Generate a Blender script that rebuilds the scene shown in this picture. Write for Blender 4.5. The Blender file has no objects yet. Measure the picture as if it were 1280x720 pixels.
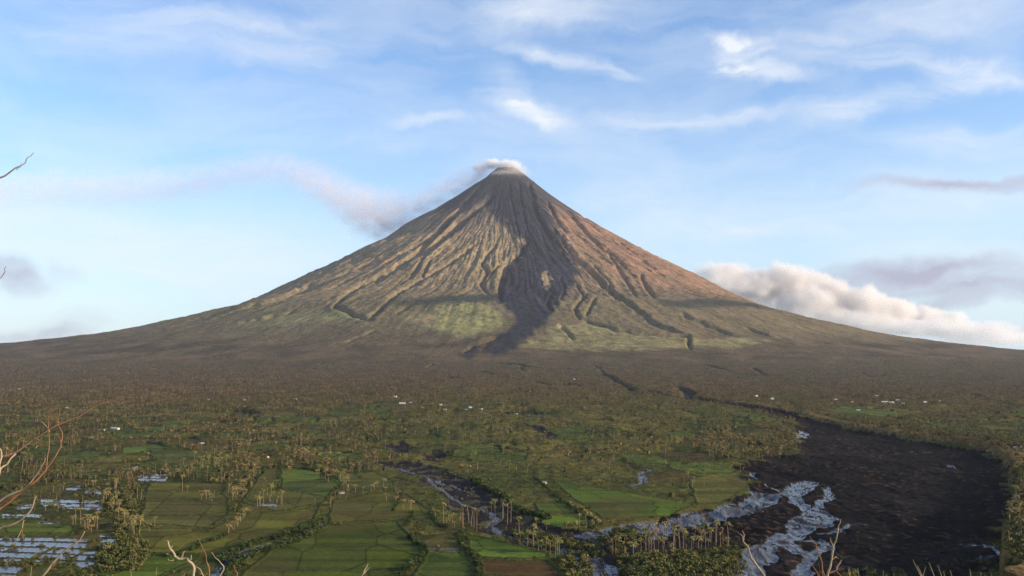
import bpy, math, random
import numpy as np

rng = np.random.default_rng(7)
random.seed(7)
sc = bpy.context.scene
col = sc.collection

# ------------------------------------------------------------------ camera model (1280x720 reading of the view)
F = 1144.0
PITCH = math.atan(85 / F)
CAM_H = 150.0
cp, sp = math.cos(PITCH), math.sin(PITCH)
VC = np.array([-77.0, 11000.0])          # volcano axis
SUN_EL, SUN_AZ = 15.5, 106.0             # degrees, azimuth clockwise from +Y (view direction)


def project(x, y, z):
    z = z - CAM_H
    w = np.maximum(y * cp + z * sp, 1e-3)
    return 640 + F * x / w, 360 - F * (z * cp - y * sp) / w


def plain_pt(u, v, z=0.0):
    a, b = (u - 640) / F, (360 - v) / F
    dx, dy, dz = a, cp - b * sp, sp + b * cp
    t = (z - CAM_H) / dz
    return dx * t, dy * t


# ------------------------------------------------------------------ noise
def _hash(ix, iy, seed):
    h = (ix.astype(np.int64) * 374761393 + iy.astype(np.int64) * 668265263 + seed * 974711) & 0x7fffffff
    h = ((h ^ (h >> 13)) * 1274126177) & 0x7fffffff
    return (h ^ (h >> 16)) & 0xffff


def perlin(x, y, seed=0):
    x = np.asarray(x, dtype=np.float64); y = np.asarray(y, dtype=np.float64)
    ix = np.floor(x); iy = np.floor(y)
    fx, fy = x - ix, y - iy
    ux = fx * fx * fx * (fx * (fx * 6 - 15) + 10)
    uy = fy * fy * fy * (fy * (fy * 6 - 15) + 10)

    def g(ox, oy):
        a = _hash(ix + ox, iy + oy, seed) * (2 * np.pi / 65536)
        return np.cos(a) * (fx - ox) + np.sin(a) * (fy - oy)
    n0 = g(0, 0) * (1 - ux) + g(1, 0) * ux
    n1 = g(0, 1) * (1 - ux) + g(1, 1) * ux
    return (n0 * (1 - uy) + n1 * uy) * 1.5


def fbm(x, y, seed=0, octv=4, gain=0.5):
    s, a = 0.0, 1.0
    for k in range(octv):
        s = s + a * perlin(x * 2 ** k + 17.3 * k, y * 2 ** k - 9.1 * k, seed + k)
        a *= gain
    return s


def ss(a, b, x):
    t = np.clip((x - a) / (b - a), 0, 1)
    return t * t * (3 - 2 * t)


def polyline_dist(px, py, pts):
    d = np.full(px.shape, 1e9); tt = np.zeros(px.shape)
    n = len(pts) - 1
    for i in range(n):
        ax, ay = pts[i]; bx, by = pts[i + 1]
        vx, vy = bx - ax, by - ay
        t = np.clip(((px - ax) * vx + (py - ay) * vy) / (vx * vx + vy * vy + 1e-9), 0, 1)
        q = np.hypot(px - ax - t * vx, py - ay - t * vy)
        m = q < d
        d = np.where(m, q, d); tt = np.where(m, (i + t) / n, tt)
    return d, tt


def in_poly(px, py, pts):
    ins = np.zeros(px.shape, bool)
    n = len(pts)
    for i in range(n):
        ax, ay = pts[i]; bx, by = pts[(i + 1) % n]
        if ay == by:
            continue
        c = ((ay > py) != (by > py)) & (px < (bx - ax) * (py - ay) / (by - ay) + ax)
        ins ^= c
    return ins


def poly_sd(px, py, pts):
    """signed distance, positive inside"""
    d, _ = polyline_dist(px, py, list(pts) + [pts[0]])
    return np.where(in_poly(px, py, pts), d, -d)


# ------------------------------------------------------------------ terrain
TL = [(0, 2428), (120, 2418), (250, 2300), (512, 2124), (875, 1881), (1233, 1693), (1461, 1502), (1846, 1335), (1925, 1262), (2336, 1063), (2898, 795), (3309, 580), (3836, 464), (4281, 398), (4692, 352), (5067, 318), (5519, 268), (6076, 225), (7500, 130), (9000, 60), (11500, 15), (13500, 0), (60000, 0)]
TR = [(0, 2428), (140, 2418), (320, 2270), (533, 2095), (822, 1883), (1254, 1606), (1759, 1324), (2192, 1106), (2708, 814), (3141, 624), (3429, 470), (3750, 392), (4150, 359), (4509, 306), (4980, 264), (5413, 224), (5807, 195), (6230, 170), (7500, 110), (9000, 50), (11000, 10), (12500, 0), (60000, 0)]
TF = [(0, 2462), (3500, 690), (4000, 500), (4500, 330), (5000, 215), (5500, 150), (6000, 110), (6500, 82), (7500, 42), (8500, 15),
      (9300, 0), (60000, 0)]
_rg = np.arange(0, 60000, 20.0)


def smooth_table(T, sig):
    z = np.interp(_rg, [a for a, b in T], [b for a, b in T])
    k = np.exp(-0.5 * (np.arange(-30, 31) * 20 / sig) ** 2); k /= k.sum()
    zs = np.convolve(np.pad(z, 30, 'edge'), k, 'valid')
    w = np.clip((_rg - 500) / 1500, 0, 1)
    return z * (1 - w) + zs * w


ZL, ZR, ZF = smooth_table(TL, 90), smooth_table(TR, 90), smooth_table(TF, 160)


def base_height(x, y):
    dx, dy = x - VC[0], VC[1] - y
    r = np.hypot(dx, dy)
    a = np.degrees(np.abs(np.arctan2(dx, dy)))
    zl, zr, zf = np.interp(r, _rg, ZL), np.interp(r, _rg, ZR), np.interp(r, _rg, ZF)
    lb = 0.5 * (zl + zr)
    lat = np.where(dx > 0, zr, zl)
    mix = lb + (lat - lb) * ss(10, 60, a)
    w = (1 - ss(25, 80, a)) * ss(2700, 3800, r)
    return mix + (zf - mix) * w


# gullies traced on the mountain face (1280x720 reading), with width px and depth m
GUL = [
    ([(609, 252), (590, 267), (563, 287), (545, 306), (519, 321), (504, 334), (470, 352)], 3.0, 34),
    ([(583, 280), (550, 303), (531, 320), (512, 348)], 2.4, 26),
    ([(599, 301), (580, 317), (545, 339), (524, 351), (498, 365), (474, 388), (461, 398)], 3.0, 32),
    ([(562, 280), (533, 306), (507, 327), (491, 337), (451, 357), (430, 370), (418, 384), (455, 398), (465, 400)], 3.0, 30),
    ([(467, 327), (427, 344), (380, 364), (330, 380)], 3.0, 22),
    ([(503, 290), (451, 323), (403, 341), (380, 351), (320, 372)], 2.6, 15),
    ([(538, 325), (528, 346)], 2.4, 24),
    ([(605, 230), (596, 239), (573, 264), (550, 289), (515, 311), (485, 328)], 3.0, 26),
    ([(619, 241), (608, 254), (592, 268), (565, 289), (541, 308)], 3.4, 38),
    ([(660, 300), (648, 320), (632, 333), (625, 357), (626, 376)], 3.4, 36),
    ([(622, 305), (610, 317), (602, 328), (610, 340), (600, 353), (610, 368)], 2.6, 26),
    ([(640, 322), (625, 330), (612, 345), (603, 356)], 2.0, 18),
    ([(700, 292), (710, 312), (722, 328), (745, 345), (760, 360), (775, 372)], 2.8, 32),
    ([(690, 284), (700, 296), (715, 315), (730, 330), (747, 350), (765, 368), (787, 380), (810, 395)], 3.0, 32),
    ([(740, 330), (762, 353), (765, 366)], 2.4, 24),
    ([(705, 262), (720, 275), (732, 290), (752, 310), (770, 322), (792, 345)], 2.8, 28),
    ([(800, 342), (807, 357), (817, 370)], 2.6, 26),
    ([(760, 316), (775, 338), (795, 370)], 2.4, 20),
    ([(725, 399), (767, 410), (800, 417), (860, 421), (862, 435)], 2.6, 24),
    ([(807, 400), (830, 412), (850, 416)], 2.4, 20),
    ([(790, 388), (815, 402), (845, 414)], 2.2, 16),
    ([(850, 392), (875, 402), (912, 417)], 2.4, 20),
    ([(660, 226), (663, 234), (668, 246), (666, 253), (672, 269), (680, 284), (690, 300)], 2.6, 34),
    ([(683, 250), (689, 260), (696, 275), (708, 290)], 2.4, 26),
    ([(648, 226), (652, 250), (656, 272), (662, 296)], 2.0, 14),
    ([(636, 228), (640, 255), (646, 280), (650, 296)], 1.8, 12),
    ([(690, 365), (684, 380), (690, 388)], 2.0, 20),
    ([(735, 366), (725, 376), (718, 386), (724, 398)], 2.4, 22),
    ([(745, 372), (738, 384), (733, 394)], 2.2, 18),
    ([(700, 408), (707, 412), (716, 422)], 2.4, 18),
    ([(700, 345), (706, 360), (702, 374)], 2.0, 16),
    ([(720, 352), (727, 366), (733, 374)], 2.0, 16),
    ([(625, 420), (600, 430), (580, 440)], 2.6, 22),
    ([(520, 378), (507, 384), (497, 390)], 2.6, 18),
    ([(400, 352), (350, 372), (300, 388)], 2.2, 18),
    ([(370, 388), (335, 396), (300, 402)], 2.0, 14),
    ([(295, 384), (262, 394), (235, 400)], 2.0, 14),
    ([(470, 412), (452, 420), (430, 428)], 2.2, 14),
    ([(930, 408), (960, 420), (985, 424)], 2.0, 14),
    ([(770, 300), (800, 322), (830, 345)], 2.0, 14),
    ([(725, 268), (750, 290), (775, 308)], 1.8, 12),
]


def volcano_detail(x, y, z):
    """gully relief of the cone, metres to add"""
    dx, dy = x - VC[0], VC[1] - y
    r = np.hypot(dx, dy); th = np.arctan2(dx, dy)
    lr = np.log(np.maximum(r, 60.0))
    wx = 0.022 * perlin(th * 7, lr * 2.5, 5) + 0.004 * perlin(th * 25, lr * 7, 6)
    amp = np.interp(r, [0, 200, 600, 1200, 2200, 3200, 4200, 5000, 5600, 6500], [1, 4, 12, 24, 32, 26, 14, 7, 3, 0])
    n1 = np.abs(perlin((th + wx) * 11, lr * 2.2, 11)) ** 0.7
    n2 = np.abs(perlin((th + wx) * 24, lr * 2.0, 12)) ** 0.6
    n3 = np.abs(perlin((th + wx * 1.2) * 50, lr * 3.4, 13)) ** 0.6
    n4 = perlin(x / 60, y / 60, 14)
    fine = np.interp(r, [0, 800, 2000], [0.15, 0.6, 1.0])
    n5 = np.abs(perlin((th + wx * 1.5) * 105 + 0.3 * n4, lr * 6.0, 16)) ** 0.7
    h = amp * (0.5 * (n1 - 0.45) + 0.55 * (n2 - 0.5) + 0.45 * fine * (n3 - 0.5) + 0.28 * fine * (n5 - 0.45) + 0.22 * fine * n4)
    h += np.interp(r, [2500, 3300, 5600, 7000], [0, 1, 1, 0]) * (9 * fbm(x / 420, y / 420, 31, 3))
    h += np.interp(r, [0, 150, 300], [1, 1, 0]) * 9 * perlin(x / 60, y / 60, 15)
    # traced gullies, only on the camera-facing half
    u, v = project(x, y, z)
    u = u + 1.3 * perlin(x / 90, y / 90, 21); v = v + 1.3 * perlin(x / 90, y / 90, 22)
    front = dy > -0.25 * np.abs(dx)
    for pts, w, dep in GUL:
        us = [p[0] for p in pts]; vs = [p[1] for p in pts]
        m = front & (u > min(us) - 14) & (u < max(us) + 14) & (v > min(vs) - 14) & (v < max(vs) + 14) & (r < 5600)
        if not m.any():
            continue
        d, t = polyline_dist(u[m], v[m], pts)
        end = np.minimum(ss(-0.02, 0.12, t), 1 - 0.7 * ss(0.85, 1.0, t))
        h[m] -= 1.9 * dep * end * np.maximum(0, 1 - (d / (w * 1.0)) ** 1.4)
        h[m] += 0.22 * dep * end * np.exp(-((d - w * 2.0) / (w * 0.8)) ** 2)
    return h


def ray_hit(u, v):
    """point of the plain or slope seen at a pixel of the 1280x720 reading"""
    a, b = (u - 640) / F, (360 - v) / F
    dx, dy, dz = a, cp - b * sp, sp + b * cp
    t = np.concatenate([np.linspace(450, 3000, 400), np.linspace(3010, 9000, 400)])
    z = base_height(dx * t, dy * t)
    below = np.nonzero(CAM_H + dz * t < z)[0]
    i = below[0] if len(below) else len(t) - 1
    return float(dx * t[i]), float(dy * t[i])



def G(pts):
    return np.array([ray_hit(u, v) if v < 600 else plain_pt(u, v) for u, v in pts])


# ------------------------------------------------------------------ traced features of the plain
LAHAR_PX = [(870, 494), (900, 500), (960, 509), (989, 514), (1019, 525), (1060, 534), (1108, 543), (1182, 554), (1235, 563), (1254, 580), (1267, 605),
            (1269, 630), (1257, 655), (1252, 690), (1250, 730), (1246, 800), (860, 800), (925, 700), (935, 680), (915, 690), (890, 672),
            (760, 672), (790, 660), (832, 646), (900, 632), (938, 612), (925, 590), (912, 582), (960, 571), (1001, 566), (989, 547),
            (1000, 528), (968, 520), (958, 515), (900, 504), (870, 498)]
LAHAR = G(LAHAR_PX)
RBANK = G([(900, 500), (960, 509), (989, 514), (1019, 525), (1060, 534), (1108, 543), (1182, 554), (1235, 563), (1254, 580), (1267, 605),
           (1269, 630), (1257, 655), (1252, 690), (1250, 730), (1246, 800)])
MUD = [G(p) for p in (
    [(462, 577), (500, 575), (538, 580), (572, 592), (606, 607), (632, 626), (644, 641), (698, 657), (760, 674), (800, 690), (800, 730), (770, 730), (700, 694), (640, 677), (608, 668), (580, 653), (566, 638), (556, 618), (518, 594)],
    [(480, 556), (505, 552), (522, 560), (505, 566), (486, 562)], [(526, 566), (548, 562), (562, 566), (548, 575), (530, 575)],
    [(655, 529), (680, 536), (700, 544), (690, 549), (668, 538)], [(745, 668), (800, 664), (915, 672), (930, 690), (900, 700), (800, 700), (770, 690)])]
# rivers: px polyline, half width in metres (start, end)
RIV = [
    ([(1009, 597), (998, 604), (984, 613), (960, 615), (944, 626), (922, 633), (900, 639), (876, 643), (847, 649), (830, 656), (800, 657), (775, 661), (735, 668)], 13, 12),
    ([(960, 615), (944, 626), (922, 634), (900, 640)], 15, 10),
    ([(984, 613), (991, 615), (1000, 624), (1015, 632), (1022, 637)], 7, 7),
    ([(1033, 603), (1036, 612), (1030, 620), (1022, 629), (1033, 635), (1042, 643), (1024, 651), (996, 658), (989, 649), (1004, 638), (1020, 635)], 5, 6),
    ([(1022, 632), (1005, 644), (996, 656)], 9, 9),
    ([(1034, 640), (1015, 651), (996, 658), (975, 665), (967, 669), (952, 684), (936, 702), (920, 730)], 6, 12),
    ([(960, 672), (948, 690)], 12, 12),
    ([(985, 661), (978, 669), (995, 680), (1011, 688), (1029, 680), (1038, 671), (1024, 666), (1002, 664)], 6, 4),
    ([(980, 672), (1000, 682)], 8, 8),
    ([(1012, 687), (1000, 699), (1007, 711), (1022, 728)], 5, 10),
    ([(1024, 660), (1042, 658), (1060, 651), (1082, 648)], 4, 2),
    ([(940, 589), (945, 597), (953, 602), (971, 607), (986, 610)], 2.5, 4),
    ([(938, 612), (944, 617)], 3, 3),
    ([(1200, 670), (1220, 674), (1242, 680), (1245, 692), (1230, 691)], 1.6, 2.6),
    ([(1096, 708), (1104, 716), (1118, 730)], 4, 4),
    ([(1005, 538), (1001, 545), (985, 549)], 9, 4),
    ([(1186, 577), (1197, 580)], 3.5, 3),
    ([(467, 580), (498, 584), (531, 593), (551, 609), (569, 624), (595, 631), (613, 638), (624, 648), (612, 655), (629, 665), (673, 675), (695, 682), (724, 689), (744, 695), (760, 704), (772, 730)], 2.2, 5.5),
    ([(531, 593), (560, 603), (590, 612)], 2.2, 1.0),
    ([(711, 689), (722, 701), (727, 707)], 3, 4),
    ([(752, 700), (740, 716), (752, 730)], 6, 8),
    ([(400, 655), (373, 669), (344, 678), (320, 684), (298, 693), (275, 707), (262, 730)], 1.5, 3.5),
    ([(812, 586), (800, 592), (804, 601), (792, 608)], 4, 4),
    ([(832, 660), (815, 668), (800, 676)], 6, 3),
]
RIV = [(G(p), a, b) for p, a, b in RIV]
PADDY = [
    [(-40, 673), (64, 672), (69, 681), (33, 700), (-40, 702)],
    [(67, 673), (111, 673), (104, 686), (82, 702), (38, 702), (70, 683)],
    [(87, 706), (102, 691), (127, 688), (124, 704), (112, 710)],
    [(48, 623), (124, 625), (129, 640), (98, 636), (52, 632)],
    [(106, 612), (136, 613), (136, 618), (105, 617)], [(-30, 642), (50, 643), (50, 647), (-30, 647)],
    [(142, 606), (152, 606), (151, 610), (142, 610)], [(168, 595), (211, 592), (208, 601), (176, 601)],
    [(328, 630), (345, 630), (344, 634), (327, 634)], [(-30, 706), (30, 707), (14, 724), (-30, 740)],
    [(533, 685), (576, 686), (577, 689), (533, 689)], [(80, 610), (100, 607), (102, 611), (84, 614)], [(125, 668), (150, 676), (142, 684), (128, 680)],
    [(44, 651), (72, 651), (72, 654), (44, 654)], [(20, 632), (40, 630), (42, 634), (20, 637)], [(150, 585), (172, 583), (172, 586), (150, 587)],
]
PADDY = [G(p) for p in PADDY]
FIELDS = [  # px polygon, albedo
    ([(300, 628), (330, 588), (347, 583), (400, 590), (425, 608), (405, 628), (345, 640)], (0.10, 0.11, 0.045)),
    ([(349, 583), (400, 588), (425, 606), (412, 622), (352, 612)], (0.085, 0.12, 0.045)),
    ([(185, 602), (280, 604), (290, 640), (265, 660), (172, 655)], (0.105, 0.108, 0.048)),
    ([(160, 660), (262, 662), (300, 645), (400, 632), (395, 652), (330, 675), (255, 694), (150, 690)], (0.105, 0.11, 0.042)),
    ([(150, 692), (255, 696), (200, 720), (150, 730), (110, 712)], (0.08, 0.12, 0.035)),
    ([(405, 656), (500, 652), (516, 672), (532, 690), (498, 724), (290, 730), (335, 688)], (0.075, 0.105, 0.03)),
    ([(515, 670), (576, 665), (578, 685), (536, 684)], (0.11, 0.11, 0.05)),
    ([(534, 691), (577, 690), (594, 704), (598, 730), (505, 730)], (0.075, 0.12, 0.035)),
    ([(580, 667), (636, 678), (690, 692), (693, 698), (598, 697), (583, 684)], (0.085, 0.14, 0.045)),
    ([(598, 700), (690, 700), (702, 716), (700, 722), (600, 720)], (0.075, 0.05, 0.04)),
    ([(668, 628), (716, 628), (735, 645), (672, 640)], (0.10, 0.15, 0.045)),
    ([(668, 642), (736, 647), (746, 652), (700, 660), (668, 655)], (0.09, 0.16, 0.04)),
    ([(690, 600), (780, 615), (870, 630), (840, 645), (752, 648), (712, 620)], (0.085, 0.14, 0.035)),
    ([(415, 625), (500, 612), (545, 640), (500, 650), (410, 652)], (0.11, 0.115, 0.05)),
    ([(420, 595), (470, 590), (500, 605), (450, 615), (425, 612)], (0.10, 0.125, 0.05)),
    ([(150, 560), (195, 555), (212, 560), (170, 566), (150, 566)], (0.10, 0.19, 0.05)),
    ([(185, 560), (260, 566), (240, 585), (190, 575)], (0.095, 0.12, 0.05)),
    ([(-20, 650), (50, 649), (95, 656), (90, 671), (-20, 671)], (0.09, 0.12, 0.04)),
    ([(1050, 508), (1105, 512), (1130, 518), (1090, 525), (1040, 518)], (0.08, 0.13, 0.05)),
    ([(900, 590), (940, 600), (935, 612), (905, 628), (870, 630), (860, 600)], (0.12, 0.13, 0.05)),
]
FIELDS = [(G(p), c) for p, c in FIELDS]
DARK_LAVA = [(622, 222), (655, 222), (668, 240), (684, 262), (694, 284), (703, 300), (714, 322), (722, 342), (716, 358), (704, 372), (696, 386), (686, 402),
             (668, 418), (650, 428), (642, 440), (600, 446), (574, 444), (600, 430), (630, 413), (645, 398), (624, 377), (625, 357), (632, 334), (647, 320), (652, 300),
             (636, 290), (612, 266), (603, 245)]


def plots(X, Y):
    """id in 0..1 and distance to the border of irregular field plots"""
    sx, sy = 75.0, 120.0
    gx_, gy_ = X / sx, Y / sy
    ix, iy = np.floor(gx_), np.floor(gy_)
    f1 = np.full(X.shape, 9.0); f2 = np.full(X.shape, 9.0); pid = np.zeros(X.shape)
    for ox in (-1, 0, 1):
        for oy in (-1, 0, 1):
            a = _hash(ix + ox, iy + oy, 77) / 65536.0; b_ = _hash(ix + ox, iy + oy, 78) / 65536.0
            d = np.maximum(np.abs(ox + 0.15 + 0.7 * a - (gx_ - ix)), np.abs(oy + 0.15 + 0.7 * b_ - (gy_ - iy))) * 0.8 + 0.2 * np.hypot(ox + a - (gx_ - ix), oy + b_ - (gy_ - iy))
            m = d < f1
            f2 = np.where(m, f1, np.minimum(f2, d)); pid = np.where(m, _hash(ix + ox, iy + oy, 79) / 65536.0, pid); f1 = np.where(m, d, f1)
    return pid, (f2 - f1) * 55.0


def plot_mask(X, Y, pid):
    lim = np.interp(Y, [1050, 1200, 2300, 2700], [0.0, 0.7, 0.62, 0.0])
    mid_ = (X > -0.145 * Y) & (X < 0.24 * Y)
    lim = np.where(mid_, lim * 0.42, lim)
    return (pid < lim).astype(float)


def class_and_paint(x, y, z):
    """class per vertex, albedo, height change of the plain"""
    n = x.shape[0]
    cls = np.zeros(n, np.int8)
    dz = np.zeros(n)
    D = np.hypot(x, y)
    r = np.hypot(x - VC[0], y - VC[1])
    wx = x + 7 * perlin(x / 45, y / 45, 41) + 3 * perlin(x / 13, y / 13, 42)
    wy = y + 14 * perlin(x / 45, y / 45, 43) + 6 * perlin(x / 13, y / 13, 44)
    # rough grass base
    n1 = fbm(x / 160, y / 320, 51, 4); n2 = fbm(x / 30, y / 60, 52, 3)
    c = np.empty((n, 3))
    t = np.clip(0.58 + 0.8 * n1, 0, 1)[:, None]; t2 = np.clip(0.5 + 0.6 * n2, 0, 1)[:, None]
    green = np.array([0.075, 0.098, 0.034]); straw = np.array([0.165, 0.15, 0.066]); scrubc = np.array([0.05, 0.055, 0.024])
    c = green + (straw - green) * t * 0.75
    c = c + (scrubc - c) * np.clip(1.6 * t2 - 0.75, 0, 1) * 0.8
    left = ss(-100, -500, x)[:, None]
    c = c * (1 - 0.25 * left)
    # forest floor further out
    far = ss(1900, 3600, D)[:, None]
    ff = np.array([0.10, 0.07, 0.045])
    fm = np.clip(0.85 + 0.5 * n1, 0.35, 1)[:, None] * far
    c = c + (ff - c) * fm
    m = (D > 380) & (D < 5200) & (y > 0)
    X, Y, WX, WY = x[m], y[m], wx[m], wy[m]
    cm, clm, dzm = c[m], cls[m], dz[m]
    # patchwork of small plots in the middle distance
    pid, ped = plots(X + 0.4 * (WX - X), Y + 0.4 * (WY - Y))
    pact = plot_mask(X, Y, pid)
    kind_ = (pid * 7.31) % 1.0
    pc = np.where((kind_ < 0.42)[:, None], np.array([0.085, 0.125, 0.04]), np.where((kind_ < 0.66)[:, None], np.array([0.13, 0.125, 0.055]), np.where((kind_ < 0.85)[:, None], np.array([0.10, 0.085, 0.045]), np.array([0.065, 0.08, 0.03]))))
    pc = pc * (0.8 + 0.45 * ((pid * 13.7) % 1.0))[:, None] * (1 + 0.2 * perlin(X / 20, Y / 40, 67))[:, None]
    pw = (pact * ss(1.5, 5.0, ped))[:, None] * 0.9
    cm += (pc - cm) * pw
    edge = (pact > 0.5) & (ped < 3.0)
    cm[edge] = np.array([0.04, 0.048, 0.02])
    # rolling relief of the grassland in the middle distance
    open_ = np.interp(Y, [1050, 1500, 3200, 5000], [0, 1, 1, 0.6])
    dzm += open_ * (6.5 * (np.abs(perlin(X / 130, Y / 240, 61)) - 0.3) + 3.0 * fbm(X / 60, Y / 110, 62, 3))
    dzm += np.interp(Y, [900, 1300, 3000], [0.15, 0.7, 1.2]) * (np.abs(perlin(X / 22, Y / 40, 65)) - 0.3) * 2.2
    dzm += 0.12 * perlin(X / 5, Y / 9, 63)
    dzm *= 1 - 0.85 * pact
    dzm[edge] += 0.8
    rav = np.maximum(0, 1 - np.abs(perlin(X / 210 + 0.4 * perlin(X / 90, Y / 90, 66), Y / 420, 64)) / 0.07) * ss(1250, 1600, Y)
    dzm -= rav * 4.5 * open_
    # fields
    for P, colr in FIELDS:
        q = (X > P[:, 0].min() - 15) & (X < P[:, 0].max() + 15) & (Y > P[:, 1].min() - 30) & (Y < P[:, 1].max() + 30)
        if not q.any():
            continue
        idx = np.nonzero(q)[0]
        jx = X[idx] * 0.65 + WX[idx] * 0.35; jy = Y[idx] * 0.65 + WY[idx] * 0.35
        ins = poly_sd(jx, jy, P)
        k = idx[ins > 0.5]
        ins_k = ins[ins > 0.5]
        stripe = 0.15 * np.sign(perlin(X[k] / 400, Y[k] / 21, 71)) + 0.12 * perlin(X[k] / 60, Y[k] / 25, 72) + 0.10 * perlin(X[k] / 8, Y[k] / 16, 73)
        pid_f, ped_f = plots(X[k] * 1.5 + 0.25 * Y[k], Y[k] * 1.5)
        cc = np.array(colr) * (1 + stripe)[:, None] * (0.78 + 0.5 * ((pid_f * 9.7) % 1.0))[:, None]
        cc = np.where((((pid_f * 17.3) % 1.0) > 0.72)[:, None], cc * np.array([1.18, 1.22, 0.9]), cc)
        cc = np.where((ped_f < 1.6)[:, None], cc * 0.5, cc)
        br = np.clip(perlin(X[k] / 70, Y[k] / 130, 74) * 1.6 - 0.2, 0, 0.4)[:, None]
        cm[k] = cc + (np.array([0.125, 0.098, 0.055]) - cc) * br
        clm[k] = 1
        dzm[k] *= 0.1
        rim = ins_k < 3.0
        cm[k[rim]] = np.array([0.05, 0.075, 0.025])
        dzm[k[rim]] += 0.5
    # mud banks of the small streams
    for P in MUD:
        sd = poly_sd(WX, WY, P)
        k = sd > 0
        cm[k] = np.array([0.017, 0.012, 0.0115]) * (1 + 0.5 * perlin(X[k] / 9, Y[k] / 20, 75))[:, None]
        veg = k & (perlin(X / 16, Y / 34, 76) > 0.28)
        cm[veg] = np.array([0.07, 0.06, 0.03])
        clm[k] = 6
        dzm -= 2.6 * ss(-2, 14, sd)
        dzm[k] += 0.7 * perlin(X[k] / 10, Y[k] / 18, 77)
    # black lahar field
    sd = poly_sd(WX, WY, LAHAR)
    sd = np.where(Y > 1500, sd - 40 * np.clip(perlin(X / 70, Y / 160, 88) - 0.05, 0, 1), sd - 26 * np.clip(perlin(X / 22, Y / 40, 89), 0, 1))
    k = sd > 0
    rel = fbm(X / 55, Y / 120, 81, 4)
    lc = np.array([0.0080, 0.0064, 0.0066]) * (1 + 0.55 * np.clip(rel, -0.8, 1.2))[:, None]
    warm = np.clip(perlin(X / 7, Y / 11, 82) * 2.4 - 0.65, 0, 1) * np.clip(0.5 + fbm(X / 90, Y / 180, 83, 2), 0, 1)
    greyp = np.clip(fbm(X / 120 + 3, Y / 200, 87, 4) * 1.3, 0, 1)
    lc = lc + (np.array([0.017, 0.014, 0.0138]) - lc) * greyp[:, None]
    lc = lc + (np.array([0.13, 0.07, 0.042]) - lc) * (warm * 0.8)[:, None]
    cm[k] = lc[k]
    clm[k] = 2
    dzm = np.where(sd > -25, dzm * (1 - ss(-25, 5, sd)), dzm)
    dzm -= 5.0 * ss(-4, 22, sd)
    dzm += np.where(k, 2.4 * rel + 1.0 * perlin(X / 8, Y / 13, 84) + 1.6 * (np.abs(perlin(X / 24, Y / 60, 86)) - 0.3), 0)
    # levee on the far and right-hand side
    db, tb = polyline_dist(WX, WY, [tuple(p) for p in RBANK])
    lev = np.interp(tb, [0, 0.2, 0.5, 0.75, 1.0], [2, 5, 9, 18, 20])
    outside = (~k) & (X > 300)
    ridge = np.where(outside, ss(0, 9, db) * (1 - 0.8 * ss(60, 260, db)), 0)
    near_b = ss(120, 20, db) * (db < 120)
    dzm += np.where(outside & (poly_sd(X, Y, LAHAR) < 6) & right_of(X, Y), lev * ridge, 0)
    bankc = outside & (db < 34) & right_of(X, Y)
    cm[bankc] = np.array([0.19, 0.135, 0.08]) * (1 + 0.35 * perlin(X[bankc] / 12, Y[bankc] / 20, 85))[:, None]
    # rivers
    jx = X + 4.5 * perlin(X / 26, Y / 40, 91) + 2.2 * perlin(X / 8, Y / 14, 92)
    jy = Y + 9 * perlin(X / 26, Y / 40, 93) + 4 * perlin(X / 8, Y / 14, 94)
    f = np.full(X.shape, -99.0)
    for P, w0, w1 in RIV:
        q = (X > P[:, 0].min() - 60) & (X < P[:, 0].max() + 60) & (Y > P[:, 1].min() - 80) & (Y < P[:, 1].max() + 80)
        if not q.any():
            continue
        d, t = polyline_dist(jx[q], jy[q], [tuple(p) for p in P])
        f[q] = np.maximum(f[q], (w0 + (w1 - w0) * t) - d)
    brd = np.minimum(np.abs(perlin(X / 10 + 0.8 * perlin(X / 30, Y / 30, 96), Y / 34, 95)), 1.3 * np.abs(perlin(X / 5.5, Y / 20, 106)))
    bar = (brd < 0.085) & (f < 14) & (f > 1.0) | (perlin(X / 14, Y / 40, 97) > 0.33) & (f > 1.5)
    wat = (f > 0) & ~bar
    dzm = np.where(f > -3, dzm - 0.9 * ss(-3, 2, f), dzm)
    sandy = (f > 0) & bar
    cm[sandy] = np.array([0.05, 0.047, 0.052])
    clm[wat] = 3
    cm[wat] = 0.1
    # flooded paddies, low bunds between them
    for P in PADDY:
        q = (X > P[:, 0].min() - 10) & (X < P[:, 0].max() + 10) & (Y > P[:, 1].min() - 20) & (Y < P[:, 1].max() + 20)
        idx = np.nonzero(q)[0]
        if not len(idx):
            continue
        ins = poly_sd(X[idx] + 1.5 * perlin(X[idx] / 9, Y[idx] / 20, 98), Y[idx] + 3 * perlin(X[idx] / 9, Y[idx] / 20, 99), P) > 0
        k = idx[ins]
        ph = (Y[k] + 0.10 * X[k] + 5 * perlin(X[k] / 60, Y[k] / 60, 100)) / 21.0
        ph = ph - np.floor(ph)
        bund = (ph < 0.24) | (perlin(X[k] / 12, Y[k] / 22, 101) > 0.5)
        kw, kb = k[~bund], k[bund]
        clm[kw] = 4; dzm[kw] = -0.15; cm[kw] = 0.1
        cm[kb] = np.array([0.075, 0.075, 0.045]); dzm[kb] = 0.15; clm[kb] = 0
    # dark ravines in the forest at the foot of the slope
    for iP, P in enumerate(FAR_RAV):
        q = (X > P[:, 0].min() - 60) & (X < P[:, 0].max() + 60) & (Y > P[:, 1].min() - 90) & (Y < P[:, 1].max() + 90)
        if not q.any():
            continue
        d, t = polyline_dist(WX[q], WY[q], [tuple(p) for p in P])
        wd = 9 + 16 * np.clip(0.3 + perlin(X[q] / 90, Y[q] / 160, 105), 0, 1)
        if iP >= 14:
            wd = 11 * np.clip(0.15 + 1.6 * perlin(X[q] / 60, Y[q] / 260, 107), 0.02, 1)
        kk = np.nonzero(q)[0][d < wd]
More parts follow.
